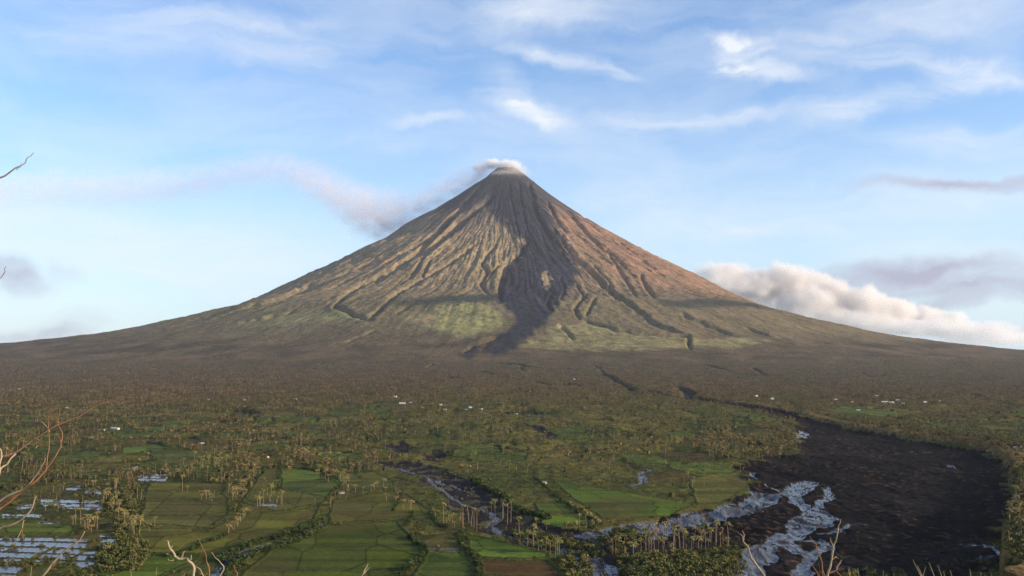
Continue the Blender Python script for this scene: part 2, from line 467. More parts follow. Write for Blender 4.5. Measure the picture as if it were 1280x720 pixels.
        dzm[q] -= 10 * np.maximum(0, 1 - (d / (wd * 1.6)) ** 2)
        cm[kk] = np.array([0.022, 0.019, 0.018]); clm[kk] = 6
    near = (clm == 0) | (clm == 1)
    fd = ss(2600, 4900, np.hypot(X, Y))[near][:, None]
    cm[near] *= np.array([0.74, 0.63, 0.36]) * (1 - fd) + np.array([0.8, 0.8, 0.75]) * fd
    c *= np.array([0.8, 0.8, 0.75])
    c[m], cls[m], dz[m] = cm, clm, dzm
    return cls, np.clip(c, 0.004, 1), dz


def right_of(X, Y):
    """beyond the far bank of the lahar field"""
    P = np.concatenate([RBANK, np.array([[RBANK[-1][0] + 4000, RBANK[-1][1]], [9000, 9000], [RBANK[0][0], 9000]])])
    return in_poly(X, Y, [tuple(p) for p in P])


def hill_height(x, y):
    d = np.hypot(x, y)
    a = np.arctan2(x, y)
    k = math.tan(math.radians(24)) * (1 + 0.12 * np.sin(a * 3 + 1) + 0.05 * np.sin(7 * a))
    h = 148.4 - k * np.maximum(0, d - 2.5)
    h = np.where(d > 3, h + np.minimum(d / 40, 1.5) * fbm(x / 9, y / 9, 131, 3) * 0.8, h)
    return h


FAR_RAV = []


def ground_height(x, y):
    x = np.atleast_1d(np.asarray(x, float)); y = np.atleast_1d(np.asarray(y, float))
    b = base_height(x, y)
    r = np.hypot(x - VC[0], y - VC[1])
    far = r < 7000
    if far.any():
        b[far] += volcano_detail(x[far], y[far], b[far])
    _, _, dz = class_and_paint(x, y, b)
    return np.maximum(b + dz, hill_height(x, y))


for _p in ([(508, 447), (522, 450), (536, 452)], [(598, 464), (618, 467), (640, 468)], [(752, 466), (768, 474), (784, 484), (792, 488)], [(786, 484), (830, 493), (862, 497), (905, 502)],
           [(850, 484), (862, 490), (858, 497)], [(668, 477), (690, 480)], [(705, 479), (725, 482)], [(612, 452), (640, 456), (660, 458)], [(300, 512), (318, 516)], [(560, 470), (575, 473)],
           [(820, 443), (838, 450)], [(880, 455), (905, 462)], [(655, 512), (678, 516)], [(640, 508), (655, 506)], [(560, 443), (540, 456), (505, 470)], [(720, 443), (740, 453), (755, 466)], [(640, 443), (650, 458), (668, 477)], [(915, 443), (935, 455), (960, 470)],
           [(1040, 443), (1060, 455), (1085, 470)], [(250, 443), (220, 452), (190, 462)], [(420, 443), (400, 455), (372, 470)]):
    FAR_RAV.append(np.array([ray_hit(a, b_) for a, b_ in _p]))

# ------------------------------------------------------------------ mesh + material helpers
def new_mesh(name, V, polys, mats, col_attr=None, mat_idx=None, smooth=False):
    """V (n,3); polys (k,4) or (k,3) int array"""
    me = bpy.data.meshes.new(name)
    V = np.ascontiguousarray(V, dtype=np.float32); polys = np.asarray(polys, dtype=np.int32)
    me.vertices.add(len(V)); me.vertices.foreach_set('co', V.ravel())
    k, s = polys.shape
    me.loops.add(k * s); me.loops.foreach_set('vertex_index', polys.ravel())
    me.polygons.add(k); me.polygons.foreach_set('loop_start', np.arange(0, k * s, s, dtype=np.int32))
    if mat_idx is not None:
        me.polygons.foreach_set('material_index', np.asarray(mat_idx, dtype=np.int32))
    me.polygons.foreach_set('use_smooth', np.full(k, smooth))
    for m in (mats if isinstance(mats, (list, tuple)) else [mats]):
        me.materials.append(m)
    if col_attr is not None:
        at = me.attributes.new('Col', 'FLOAT_COLOR', 'POINT')
        rgba = np.ones((len(V), 4), np.float32); rgba[:, :3] = col_attr
        at.data.foreach_set('color', rgba.ravel())
    me.update(calc_edges=True)
    return me


def link(name, me, parent=None, loc=None):
    o = bpy.data.objects.new(name, me)
    col.objects.link(o)
    if parent is not None:
        o.parent = parent
    if loc is not None:
        o.location = loc
    return o


def tag(o, label=None, cat=None, group=None, kind=None):
    if label: o['label'] = label
    if cat: o['category'] = cat
    if group: o['group'] = group
    if kind: o['kind'] = kind
    return o


def nt(mat):
    mat.use_nodes = True
    t = mat.node_tree
    t.nodes.clear()
    return t


class NB:
    """small node builder"""
    def __init__(self, tree):
        self.t = tree

    def n(self, kind, **kw):
        nd = self.t.nodes.new(kind)
        for k, v in kw.items():
            if k == 'ins':
                for a, b in v.items():
                    self.set(nd, a, b)
            else:
                setattr(nd, k, v)
        return nd

    def set(self, nd, a, b):
        s = nd.inputs[a]
        if isinstance(b, bpy.types.NodeSocket):
            self.t.links.new(b, s)
        elif isinstance(b, bpy.types.Node):
            self.t.links.new(b.outputs[0], s)
        else:
            s.default_value = b

    def math(self, op, a, b=None, c=None, clamp=False):
        nd = self.n('ShaderNodeMath', operation=op, use_clamp=clamp)
        for i, q in enumerate((a, b, c)):
            if q is not None:
                self.set(nd, i, q)
        return nd.outputs[0]

    def noise(self, vec, scale, detail=3, rough=0.55, dist=0.0, out='Fac'):
        nd = self.n('ShaderNodeTexNoise', ins={'Scale': scale, 'Detail': detail, 'Roughness': rough, 'Distortion': dist})
        if vec is not None:
            self.set(nd, 'Vector', vec)
        return nd.outputs[out]

    def maprange(self, v, a, b, c, d, interp='LINEAR'):
        nd = self.n('ShaderNodeMapRange', interpolation_type=interp)
        self.set(nd, 0, v)
        for i, q in zip((1, 2, 3, 4), (a, b, c, d)):
            self.set(nd, i, q)
        return nd.outputs[0]

    def mixc(self, f, a, b, mode='MIX'):
        nd = self.n('ShaderNodeMix', data_type='RGBA', blend_type=mode)
        self.set(nd, 0, f); self.set(nd, 6, a); self.set(nd, 7, b)
        return nd.outputs[2]


def surface_mat(name, scales=((0.12, 0.35), (0.5, 0.35)), bump=((0.25, 1.0),), rough=0.95, attr=True, color=(0.1, 0.1, 0.1), spec=0.05, stretch=(1, 1, 1)):
    mat = bpy.data.materials.new(name)
    b = NB(nt(mat))
    tc = b.n('ShaderNodeTexCoord')
    mp = b.n('ShaderNodeMapping', ins={'Vector': tc.outputs['Object'], 'Scale': stretch})
    base = b.n('ShaderNodeAttribute', attribute_name='Col').outputs['Color'] if attr else None
    if base is None:
        rgb = b.n('ShaderNodeRGB'); rgb.outputs[0].default_value = (*color, 1); base = rgb.outputs[0]
    for s, k in scales:
        f = b.noise(mp.outputs[0], s, 4)
        g = b.maprange(f, 0.3, 0.7, 1 - k, 1 + k)
        vm = b.n('ShaderNodeVectorMath', operation='SCALE'); b.set(vm, 0, base); b.set(vm, 'Scale', g)
        base = vm.outputs[0]
    p = b.n('ShaderNodeBsdfPrincipled', ins={'Base Color': base, 'Roughness': rough, 'Specular IOR Level': spec})
    h = None
    for s, dist in bump:
        f = b.math('MULTIPLY', b.noise(mp.outputs[0], s, 5), dist)
        h = f if h is None else b.math('ADD', h, f)
    if h is not None:
        bp = b.n('ShaderNodeBump', ins={'Height': h, 'Strength': 1.0, 'Distance': 1.0})
        b.set(p, 'Normal', bp)
    o = b.n('ShaderNodeOutputMaterial'); b.set(o, 'Surface', p)
    return mat


def water_mat(name, base, rough, wave):
    mat = bpy.data.materials.new(name)
    b = NB(nt(mat))
    tc = b.n('ShaderNodeTexCoord')
    mp = b.n('ShaderNodeMapping', ins={'Vector': tc.outputs['Object'], 'Scale': (1, 0.35, 1)})
    f1 = b.noise(mp.outputs[0], 0.12, 4); f2 = b.noise(mp.outputs[0], 0.6, 3)
    h = b.math('ADD', b.math('MULTIPLY', f1, wave), b.math('MULTIPLY', f2, wave * 0.25))
    bp = b.n('ShaderNodeBump', ins={'Height': h, 'Strength': 1.0, 'Distance': 1.0})
    c = b.mixc(b.maprange(b.noise(mp.outputs[0], 0.22, 5, 0.7), 0.38, 0.62, 0, 1), (*[q * 0.55 for q in base], 1), (*[q * 1.35 for q in base], 1))
    p = b.n('ShaderNodeBsdfPrincipled', ins={'Base Color': c, 'Roughness': rough, 'IOR': 1.33, 'Specular IOR Level': 0.27, 'Normal': bp})
    o = b.n('ShaderNodeOutputMaterial'); b.set(o, 'Surface', p)
    return mat


M_ground = surface_mat('rough_grassland', ((0.02, 0.25), (0.09, 0.45), (0.35, 0.4)), ((0.12, 3.0), (0.5, 0.8)), stretch=(1, 0.6, 1))
M_field = surface_mat('rice_green', ((0.03, 0.15), (0.25, 0.25)), ((0.4, 0.3),))
M_lahar = surface_mat('black_volcanic_sand', ((0.03, 0.3), (0.15, 0.5), (0.5, 0.4)), ((0.12, 4.0), (0.4, 1.4)), rough=1.0, spec=0.03)
M_mud = surface_mat('dark_mud', ((0.1, 0.4),), ((0.2, 2.0),), rough=0.9, spec=0.08)
M_river = water_mat('silty_river_water', (0.055, 0.06, 0.075), 0.25, 0.22)
M_paddy = water_mat('paddy_water', (0.05, 0.05, 0.055), 0.15, 0.08)
M_volc = surface_mat('volcano_slopes', ((0.004, 0.18), (0.02, 0.25), (0.07, 0.2)), ((0.02, 14.0), (0.06, 5.0)), rough=1.0, spec=0.05)
M_hill = surface_mat('hill_grass', ((0.3, 0.3), (2, 0.3)), ((1.0, 0.3),), attr=False, color=(0.09, 0.09, 0.035))
M_trunk = surface_mat('palm_trunk', ((0.6, 0.25),), (), attr=True)
M_crown = surface_mat('palm_fronds', ((0.3, 0.3),), (), attr=True, rough=0.7)
M_leaf = surface_mat('scrub_leaves', ((0.15, 0.35), (0.8, 0.3)), (), attr=True, rough=0.75)
M_wall = surface_mat('painted_wall', ((0.5, 0.12),), (), attr=False, color=(0.50, 0.45, 0.38))
M_roofg = surface_mat('grey_metal_roof', ((0.4, 0.25),), (), attr=False, color=(0.22, 0.21, 0.205), rough=0.6)
M_roofw = surface_mat('pale_metal_roof', ((0.4, 0.15),), (), attr=False, color=(0.62, 0.62, 0.62), rough=0.5)
M_roofr = surface_mat('rusty_metal_roof', ((0.4, 0.25),), (), attr=False, color=(0.32, 0.16, 0.10), rough=0.6)
M_dark = surface_mat('dark_opening', ((0.5, 0.1),), (), attr=False, color=(0.03, 0.03, 0.035))
M_twig = surface_mat('dry_twig', ((6, 0.3), (40, 0.2)), (), attr=False, color=(0.33, 0.25, 0.165))
M_twigr = surface_mat('reddish_twig', ((6, 0.35), (40, 0.2)), (), attr=False, color=(0.23, 0.115, 0.065))
M_grasst = surface_mat('dry_grass_blades', ((3, 0.3),), (), attr=False, color=(0.30, 0.25, 0.12))
M_leafn = surface_mat('shrub_leaf', ((3, 0.3),), (), attr=False, color=(0.10, 0.13, 0.03))

# ------------------------------------------------------------------ ground, one polar sheet split by what covers it
dense = np.radians(np.linspace(-33.5, 33.5, 1250))
side = np.radians(33.5 + (180 - 33.5) * (np.linspace(0, 1, 46)[1:] ** 1.25))
az = np.concatenate([-side[:-1][::-1], dense, side])      # the last one (180) closes the circle
vv = np.arange(742, 504, -0.75)
dd = np.concatenate([[0.4], np.geomspace(1.2, F * CAM_H / (745 - 445), 75)[:-1], F * CAM_H / (vv - 445)])
dd = np.concatenate([dd, np.geomspace(dd[-1], 7200, 300)[1:], np.geomspace(7200, 16000, 50)[1:]])
A, DD = np.meshgrid(az, dd)
gx, gy = (DD * np.sin(A)).ravel(), (DD * np.cos(A)).ravel()
gz = base_height(gx, gy)
gr = np.hypot(gx - VC[0], gy - VC[1])
m = gr < 7000
gz[m] += volcano_detail(gx[m], gy[m], gz[m])
cls, gc, dz = class_and_paint(gx, gy, gz)
gz = gz + dz
hh = hill_height(gx, gy)
gd = np.hypot(gx, gy)
cls[(hh > gz) & (gd < 500)] = 5
gz = np.where(gd < 500, np.maximum(gz, hh), gz)
R_EDGE = 5150.0
gz -= 60 * ss(R_EDGE - 40, R_EDGE - 260, gr)


def volcano_paint(x, y, z):
    dx, dy = x - VC[0], VC[1] - y
    r = np.hypot(dx, dy); th = np.degrees(np.arctan2(dx, dy))
    u, v = project(x, y, z)
    u = u + 4 * perlin(x / 120, y / 120, 201) + 2 * perlin(x / 40, y / 40, 202)
    v = v + 3 * perlin(x / 120, y / 120, 203) + 1.5 * perlin(x / 40, y / 40, 204)
    streak = perlin(np.radians(th) * 45, np.log(np.maximum(r, 50)) * 3, 205)
    streak2 = perlin(np.radians(th) * 16, np.log(np.maximum(r, 50)) * 2, 206)
    brown = np.array([0.29, 0.205, 0.118]); orange = np.array([0.32, 0.172, 0.105]); grey = np.array([0.053, 0.047, 0.052])
    rt = ss(-5, 45, th + 12 * streak2)[:, None]
    c = brown + (orange - brown) * rt
    olive = np.array([0.135, 0.110, 0.058])
    t = np.clip(ss(2200, 3900, r + 500 * streak2) , 0, 1)[:, None]
    c = c + (olive * (1 + 0.15 * rt) - c) * t * 0.85
    p = np.clip(0.5 + 0.9 * perlin(x / 170, y / 170, 207) + 0.4 * streak, 0, 1)[:, None]
    c = c + (np.array([0.125, 0.105, 0.056]) - c) * p * 0.55 * ss(900, 1800, r)[:, None]
    up = ss(1750, 800, r + 350 * streak + 450 * streak2 + np.where(th > 25, 220, 0) * ss(300, 900, r))[:, None]
    c = c + (grey - c) * up
    lf = (ss(-50, -75, th) * ss(3400, 1500, r + 500 * streak) * 0.7)[:, None]
    c = c + (np.array([0.14, 0.115, 0.10]) - c) * lf
    fo = (ss(4300, 5000, r + 260 * streak2))[:, None]
    patch = np.clip(0.5 + 0.8 * fbm(x / 260, y / 420, 212, 3), 0, 1)[:, None]
    c = c + (np.array([0.066, 0.050, 0.029]) + (np.array([0.145, 0.102, 0.058]) - np.array([0.066, 0.050, 0.029])) * patch - c) * fo
    fr = np.abs(th) < 100
    g1 = [(505, 400), (535, 385), (560, 374), (600, 376), (625, 390), (636, 402), (612, 418), (585, 424), (540, 415)]
    g2 = [(648, 432), (690, 405), (730, 401), (800, 414), (860, 422), (930, 421), (985, 426), (940, 434), (870, 436), (800, 440), (700, 440)]
    g3 = [(330, 392), (400, 384), (440, 400), (380, 408), (310, 412), (270, 408)]
    g4 = [(395, 404), (420, 384), (425, 384), (440, 396), (458, 401), (448, 404), (425, 398)]
    for P, cg, sof in ((g1, (0.245, 0.225, 0.088), 7), (g2, (0.24, 0.205, 0.09), 5), (g3, (0.21, 0.19, 0.085), 7), (g4, (0.2, 0.19, 0.08), 3)):
        sd = poly_sd(u, v, P)
        w = (ss(-1, sof, sd) * fr * np.clip(0.85 + 0.15 * streak + 0.6 * perlin(x / 130, y / 130, 210) + 0.4 * perlin(x / 45, y / 45, 211), 0.15, 1))[:, None]
        c = c + (np.array(cg) * (1 + 0.25 * perlin(x / 80, y / 80, 208))[:, None] - c) * w
    for P, cg in (([(510, 402), (520, 398), (548, 396), (550, 401), (525, 405)], (0.30, 0.2, 0.11)), ([(678, 340), (683, 338), (690, 350), (688, 361), (683, 363), (680, 352)], (0.33, 0.235, 0.13)),
                  ([(629, 362), (636, 354), (634, 365), (629, 369)], (0.30, 0.2, 0.12)), ([(696, 288), (703, 286), (722, 312), (740, 338), (730, 334), (712, 308)], (0.36, 0.22, 0.13)),
                  ([(455, 330), (495, 318), (497, 322), (465, 338), (430, 344)], (0.27, 0.175, 0.1)), ([(640, 412), (652, 404), (652, 412), (645, 416)], (0.26, 0.2, 0.13))):
        w = (ss(-1, 1.5, poly_sd(u, v, P)) * fr)[:, None]
        c = c + (np.array(cg) - c) * w
    sd = poly_sd(u, v, DARK_LAVA) + 8 * streak + 4 * perlin(np.radians(th) * 110, np.log(np.maximum(r, 50)) * 5, 213)
    keep = 1 - ss(-1, 1.5, poly_sd(u, v, [(678, 340), (683, 338), (690, 350), (688, 361), (683, 363), (680, 352)]))
    w = (ss(-3, 5, sd) * fr * keep)[:, None]
    lava = np.array([0.0215, 0.022, 0.032]) * np.clip(1 + 0.6 * streak + 0.35 * streak2 + 0.35 * perlin(x / 50, y / 50, 209), 0.5, 2)[:, None]
    c = c + (lava - c) * w
    ash = (ss(330, 180, r + 60 * streak) * ss(-70, -20, -np.abs(th - 5)) )[:, None]
    c = c + (np.array([0.30, 0.235, 0.2]) - c) * ash * 0.8
    return np.clip(c * 0.9, 0.01, 1)


gfar = ss(4600, 5600, DD.ravel())
k = (gr < 6400) & (gy > 0)
vp = volcano_paint(gx[k], gy[k], gz[k])
w = ss(6300, 5400, gr[k])[:, None]
gc[k] = gc[k] + (vp - gc[k]) * w

nr, nc = A.shape
I = np.arange(nr * nc).reshape(nr, nc)
nxt = np.concatenate([np.arange(1, nc), [0]])
Q = np.stack([I[:-1, :], I[:-1][:, nxt], I[1:][:, nxt], I[1:, :]], -1).reshape(-1, 4)[:, ::-1]
qd = gr[Q].max(1)
keep = qd > R_EDGE - 300
fc = np.where(keep, cls[Q[:, 0]], -1)
GV = np.stack([gx, gy, gz], -1)


def subset(name, sel, mat, smooth=True):
    q = Q[sel]
    used = np.zeros(len(GV), bool); used[q.ravel()] = True
    mp = np.cumsum(used) - 1
    me = new_mesh(name, GV[used], mp[q], mat, gc[used], smooth=smooth)
    return link(name, me)


for nm, c_, mat_, lab in (('ground', 0, M_ground, 'rough green and brown grassland with scrub spreading up to the volcano'),
                          ('rice_field', 1, M_field, 'green and brown rice fields divided by low banks'),
                          ('lahar_field', 2, M_lahar, 'black volcanic lahar field on the right of the plain'),
                          ('river', 3, M_river, 'braided blue grey river water in the plain'),
                          ('flooded_paddy', 4, M_paddy, 'flooded paddies with striped water at lower left'),
                          ('hill', 5, M_hill, 'grassy hill slope below the viewpoint'),
                          ('mud_bank', 6, M_mud, 'dark mud banks along the small streams')):
    tag(subset(nm, fc == c_, mat_), label=lab, kind='structure')

# ------------------------------------------------------------------ volcano
tf = np.radians(np.linspace(-112, 112, 1500))
tb = np.radians(np.linspace(112, 248, 90))[1:-1]
T = np.concatenate([tf, tb])
RR = np.concatenate([[3], np.linspace(25, 600, 75), np.linspace(600, R_EDGE, 500)[1:]])
TT, RM = np.meshgrid(T, RR)
vx, vy = (VC[0] + RM * np.sin(TT)).ravel(), (VC[1] - RM * np.cos(TT)).ravel()
vz0 = base_height(vx, vy)
vz = vz0 + volcano_detail(vx, vy, vz0)
vcol = volcano_paint(vx, vy, vz0)
nr2, nc2 = TT.shape
I2 = np.arange(nr2 * nc2).reshape(nr2, nc2)
nx2 = np.concatenate([np.arange(1, nc2), [0]])
Q2 = np.stack([I2[:-1, :], I2[1:, :], I2[1:][:, nx2], I2[:-1][:, nx2]], -1).reshape(-1, 4)
vme = new_mesh('volcano', np.stack([vx, vy, vz + 0.4], -1), Q2, M_volc, vcol, smooth=True)
tag(link('volcano', vme), label='tall symmetrical volcano cone with gullied slopes and a dark lava tongue', kind='structure')


# ------------------------------------------------------------------ palms
def tube(pts, rad, n=5):
    pts = np.asarray(pts, float); rad = np.asarray(rad, float)
    V, Fc = [], []
    for i, p in enumerate(pts):
        d = pts[min(i + 1, len(pts) - 1)] - pts[max(i - 1, 0)]
        d /= np.linalg.norm(d) + 1e-9
        a = np.cross(d, [0.31, 0.95, 0.05] if abs(d[1]) < 0.9 else [1, 0, 0]); a /= np.linalg.norm(a)
        b = np.cross(d, a)
        for k in range(n):
            t = 2 * math.pi * k / n
            V.append(p + rad[i] * (math.cos(t) * a + math.sin(t) * b))
    for i in range(len(pts) - 1):
        for k in range(n):
            Fc.append((i * n + k, i * n + (k + 1) % n, (i + 1) * n + (k + 1) % n, (i + 1) * n + k))
    return np.array(V), np.array(Fc)


def palm_geo(h, lean, nf, fl, seg, tn, rnd, width=1.1, droop=1.0, rad=0.24):
    """trunk (V,F), crown (V,F); unit metres, base at origin"""
    ang = rnd.uniform(0, 2 * math.pi)
    ts = np.linspace(0, 1, 4 if tn > 3 else 2)
    pts = np.stack([lean * h * ts ** 1.7 * math.cos(ang), lean * h * ts ** 1.7 * math.sin(ang), h * ts], -1)
    tv, tfc = tube(pts, rad * (1.15 - 0.45 * ts), tn)
    top = pts[-1]
    V, Fc = [], []
    for k in range(nf):
        a = 2 * math.pi * (k + rnd.uniform(-0.35, 0.35)) / nf
        el = rnd.uniform(0.1, 1.1)
        L = fl * rnd.uniform(0.75, 1.15)
        dirv = np.array([math.cos(a), math.sin(a)])
        sidev = np.array([-math.sin(a), math.cos(a), 0])
        prev = None
        for j in range(seg + 1):
            t = j / seg
            out = L * (t * math.cos(el * (1 - 0.5 * t)) * 0.95)
            up = L * (math.sin(el) * t - droop * (0.55 + 0.35 * (1 - el)) * t * t)
            c = top + np.array([dirv[0] * out, dirv[1] * out, up])
            w = width * (0.35 + 1.3 * t * (1.05 - t) * 1.6)
            dz = -0.35 * w
            i0 = len(V)
            V += [c - sidev * w * 0.5 + [0, 0, dz], c, c + sidev * w * 0.5 + [0, 0, dz]]
            if prev is not None:
                Fc += [(prev, prev + 1, i0 + 1, i0), (prev + 1, prev + 2, i0 + 2, i0 + 1)]
            prev = i0
    return tv, tfc, np.array(V), np.array(Fc)


prnd = random.Random(3)
PROTO = []      # individual palms: shared trunk and crown meshes
for k in range(8):
    h = [9.5, 11.5, 8.2, 18, 15.5, 7, 16.5, 13][k]
    tv, tfc, cv, cf = palm_geo(h, [0.02, 0.06, 0.1, 0.03, 0.05, 0.08, 0.02, 0.12][k], 13 if k < 6 else 7, [4.0, 4.0, 3.8, 3.4, 3.0, 4.0, 2.6, 2.4][k], 4, 6, prnd, 1.15, 1.0)
    tc = np.array([[0.24, 0.17, 0.105], [0.23, 0.17, 0.115], [0.26, 0.165, 0.095], [0.23, 0.18, 0.13]][k % 4])
    cc = np.array([[0.20, 0.165, 0.05], [0.15, 0.14, 0.04], [0.26, 0.18, 0.07], [0.10, 0.11, 0.035]][k % 4])
    tm = new_mesh('palm_trunk', tv, tfc, M_trunk, np.tile(tc, (len(tv), 1)), smooth=True)
    cmh = new_mesh('palm_crown', cv, cf, M_crown, np.tile(cc, (len(cv), 1)) * (0.8 + 0.4 * np.array([prnd.random() for _ in range(len(cv))]))[:, None])
    PROTO.append((tm, cmh, h))

# named stands of palms: phrase, points (px), number, spread (px across, px deep), palm types
STANDS = [
    ('row on the bank between two rivers', [(764, 688), (800, 690), (850, 684), (914, 680)], 34, (1.5, 3), (3, 4, 6, 0)),
    ('thin line behind the bank row', [(800, 676), (850, 672), (900, 674)], 14, (5, 3), (4, 6, 2)),
    ('grove between flooded paddies and brown field', [(126, 612), (140, 630), (152, 652), (168, 662), (186, 668)], 34, (12, 8), (2, 5, 0, 4)),
    ('clump behind the striped flooded paddy', [(88, 655), (104, 660), (124, 664)], 10, (5, 3), (0, 2, 4)),
    ('upper half of the slanting palm row', [(290, 626), (302, 610), (320, 592)], 18, (2, 2), (0, 5, 2)),
    ('lower half of the slanting palm row', [(284, 668), (302, 652), (308, 644)], 10, (2, 2), (5, 2)),
    ('clump beside the small bright pond', [(320, 634), (336, 627), (356, 630)], 12, (4, 2), (4, 5, 0)),
    ('grove beyond the left grassland', [(236, 588), (255, 580), (285, 584)], 34, (9, 6), (0, 1, 5, 2)),
    ('line beside the dark hedged field', [(395, 592), (415, 598), (440, 604)], 24, (7, 5), (5, 2, 0)),
    ('pair in the brown field', [(225, 614), (240, 612)], 2, (1, 1), (5, 4)),
    ('small clump in the brown field', [(250, 624), (268, 626)], 7, (3, 2), (5, 2)),
    ('little clumps on the central fields', [(430, 618), (480, 612), (505, 638), (525, 636)], 16, (7, 4), (5, 2)),
    ('clump on the middle stream mud', [(548, 650), (570, 656), (592, 655)], 12, (5, 5), (6, 7, 5)),
    ('pair at the dark mud tip', [(590, 664), (597, 664)], 2, (1, 1), (3, 6)),
    ('stand at the middle stream bend', [(614, 636), (624, 640), (640, 652)], 7, (4, 3), (1, 3, 6)),
    ('string along the lower middle stream', [(650, 668), (674, 690), (690, 696), (702, 690)], 13, (5, 5), (1, 5, 4)),
    ('line on the field beside the river', [(662, 654), (700, 660), (745, 664)], 5, (6, 3), (4, 5)),
    ('stand on the left lahar edge', [(890, 572), (930, 570), (975, 566)], 26, (9, 5), (1, 0, 4, 5)),
    ('bushy stand on the high right bank', [(1268, 606), (1272, 650), (1262, 700)], 14, (8, 12), (5, 2, 0)),
    ('survivors on the grassland by the river', [(842, 640), (870, 600), (850, 605), (905, 620)], 7, (5, 5), (6, 5)),
]
palms = []     # x, y, phrase, type
for ph, pts, cnt, (sx, sy), types in STANDS:
    seg = [0.0]
    for a, b in zip(pts[:-1], pts[1:]):
        seg.append(seg[-1] + math.hypot(b[0] - a[0], b[1] - a[1]))
    for k in range(cnt):
        s = seg[-1] * (k + 0.5 + prnd.uniform(-0.3, 0.3)) / cnt
        j = max(i for i in range(len(pts) - 1) if seg[i] <= s)
        t = (s - seg[j]) / (seg[j + 1] - seg[j])
        u = pts[j][0] + t * (pts[j + 1][0] - pts[j][0]) + prnd.gauss(0, sx * 0.6)
        v = pts[j][1] + t * (pts[j + 1][1] - pts[j][1]) + prnd.gauss(0, sy * 0.6)
        x, y = ray_hit(u, v) if v < 600 else plain_pt(u, v)
        palms.append((x, y, ph, prnd.choice(types)))
palms = palms[:300]
PX = np.array([p[0] for p in palms]); PY = np.array([p[1] for p in palms])
PZ = ground_height(PX, PY)
ORD = ['first', 'second', 'third', 'fourth', 'fifth', 'sixth', 'seventh', 'eighth', 'ninth', 'tenth', 'eleventh', 'twelfth', 'thirteenth', 'fourteenth',
       'fifteenth', 'sixteenth', 'seventeenth', 'eighteenth', 'nineteenth', 'twentieth'] + ['twenty-' + q for q in
       ('first', 'second', 'third', 'fourth', 'fifth', 'sixth', 'seventh', 'eighth', 'ninth')] + ['thirtieth'] + ['thirty-' + q for q in ('first', 'second', 'third', 'fourth', 'fifth')]
LOOK = ['slim tan palm', 'tall tan palm', 'leaning yellowed palm', 'very tall bare-trunked palm', 'thin-crowned palm', 'short full-crowned palm', 'nearly crownless palm', 'leaning ragged palm']
by_stand = {}
for i, p in enumerate(palms):
    by_stand.setdefault(p[2], []).append(i)
for ph, idx in by_stand.items():
    us = [project(PX[i], PY[i], PZ[i])[0] for i in idx]
    order = [i for _, i in sorted(zip(us, idx))]
    for q, i in enumerate(order):
        tm, cmh, h = PROTO[palms[i][3]]
        root = link('coconut_palm', None, loc=(PX[i], PY[i], PZ[i] - 0.15))
        s = prnd.uniform(0.7, 1.2)
        root.scale = (s, s, s); root.rotation_euler = (0, 0, prnd.uniform(0, 6.28))
        pos = 'leftmost' if q == 0 else ('rightmost' if q == len(order) - 1 else ORD[q] + ' from left')
        tag(root, '%s, %s in the %s' % (LOOK[palms[i][3]], pos, ph), 'palm tree', 'coconut palms on the plain')
        link('trunk', tm, root); link('crown', cmh, root)

# the rest of the coconut forest, one mass
def leaf_blob(rnd, n, rx, rz, size):
    V, Fc = [], []
    for k in range(n):
        while True:
            p = np.array([rnd.uniform(-1, 1), rnd.uniform(-1, 1), rnd.uniform(-0.9, 1)])
            if 0.15 < np.dot(p, p) < 1: break
        c = p * [rx, rx, rz] + [0, 0, rz * 0.85]
        a = np.array([rnd.gauss(0, 1) for _ in range(3)]); a /= np.linalg.norm(a)
        b = np.cross(a, [rnd.gauss(0, 1) for _ in range(3)]); b /= np.linalg.norm(b) + 1e-9
        s = size * rnd.uniform(0.6, 1.3)
        i0 = len(V)
        V += [c - a * s - b * s * 0.6, c + a * s * 0.2 - b * s, c + a * s + b * s * 0.5, c - a * s * 0.3 + b * s]
        Fc.append((i0, i0 + 1, i0 + 2, i0 + 3))
    return np.array(V), np.array(Fc)


def scatter(name, temps, X, Y, Z, S, C1, C2, mats, rot=True):
    """merge copies of templates [(V1,F1,V2,F2)] at points; C1 trunk colours, C2 crown colours"""
    Vs, Fs, Cs, Ms = [], [], [], []
    off = 0
    which = rng.integers(0, len(temps), len(X))
    for t, (v1, f1, v2, f2) in enumerate(temps):
        ids = np.nonzero(which == t)[0]
        if not len(ids):
            continue
        v = np.concatenate([v1, v2]); f = np.concatenate([f1, f2 + len(v1)]); mi = np.concatenate([np.zeros(len(f1)), np.ones(len(f2))])
        a = rng.uniform(0, 2 * np.pi, len(ids)); ca, sa = np.cos(a), np.sin(a)
        s = S[ids][:, None]
        P = np.stack([X[ids][:, None] + s * (v[None, :, 0] * ca[:, None] - v[None, :, 1] * sa[:, None]),
                      Y[ids][:, None] + s * (v[None, :, 0] * sa[:, None] + v[None, :, 1] * ca[:, None]),
                      Z[ids][:, None] + s * v[None, :, 2]], -1)
        colr = np.concatenate([np.repeat(C1[ids][:, None, :], len(v1), 1), np.repeat(C2[ids][:, None, :], len(v2), 1) * rng.uniform(0.75, 1.25, (len(ids), len(v2), 1))], 1)
        Vs.append(P.reshape(-1, 3)); Cs.append(colr.reshape(-1, 3))
        Fs.append((f[None] + (np.arange(len(ids)) * len(v))[:, None, None] + off).reshape(-1, 4)); Ms.append(np.tile(mi, len(ids)))
        off += len(ids) * len(v)
    me = new_mesh(name, np.concatenate(Vs), np.concatenate(Fs), mats, np.concatenate(Cs), np.concatenate(Ms))
    return link(name, me)


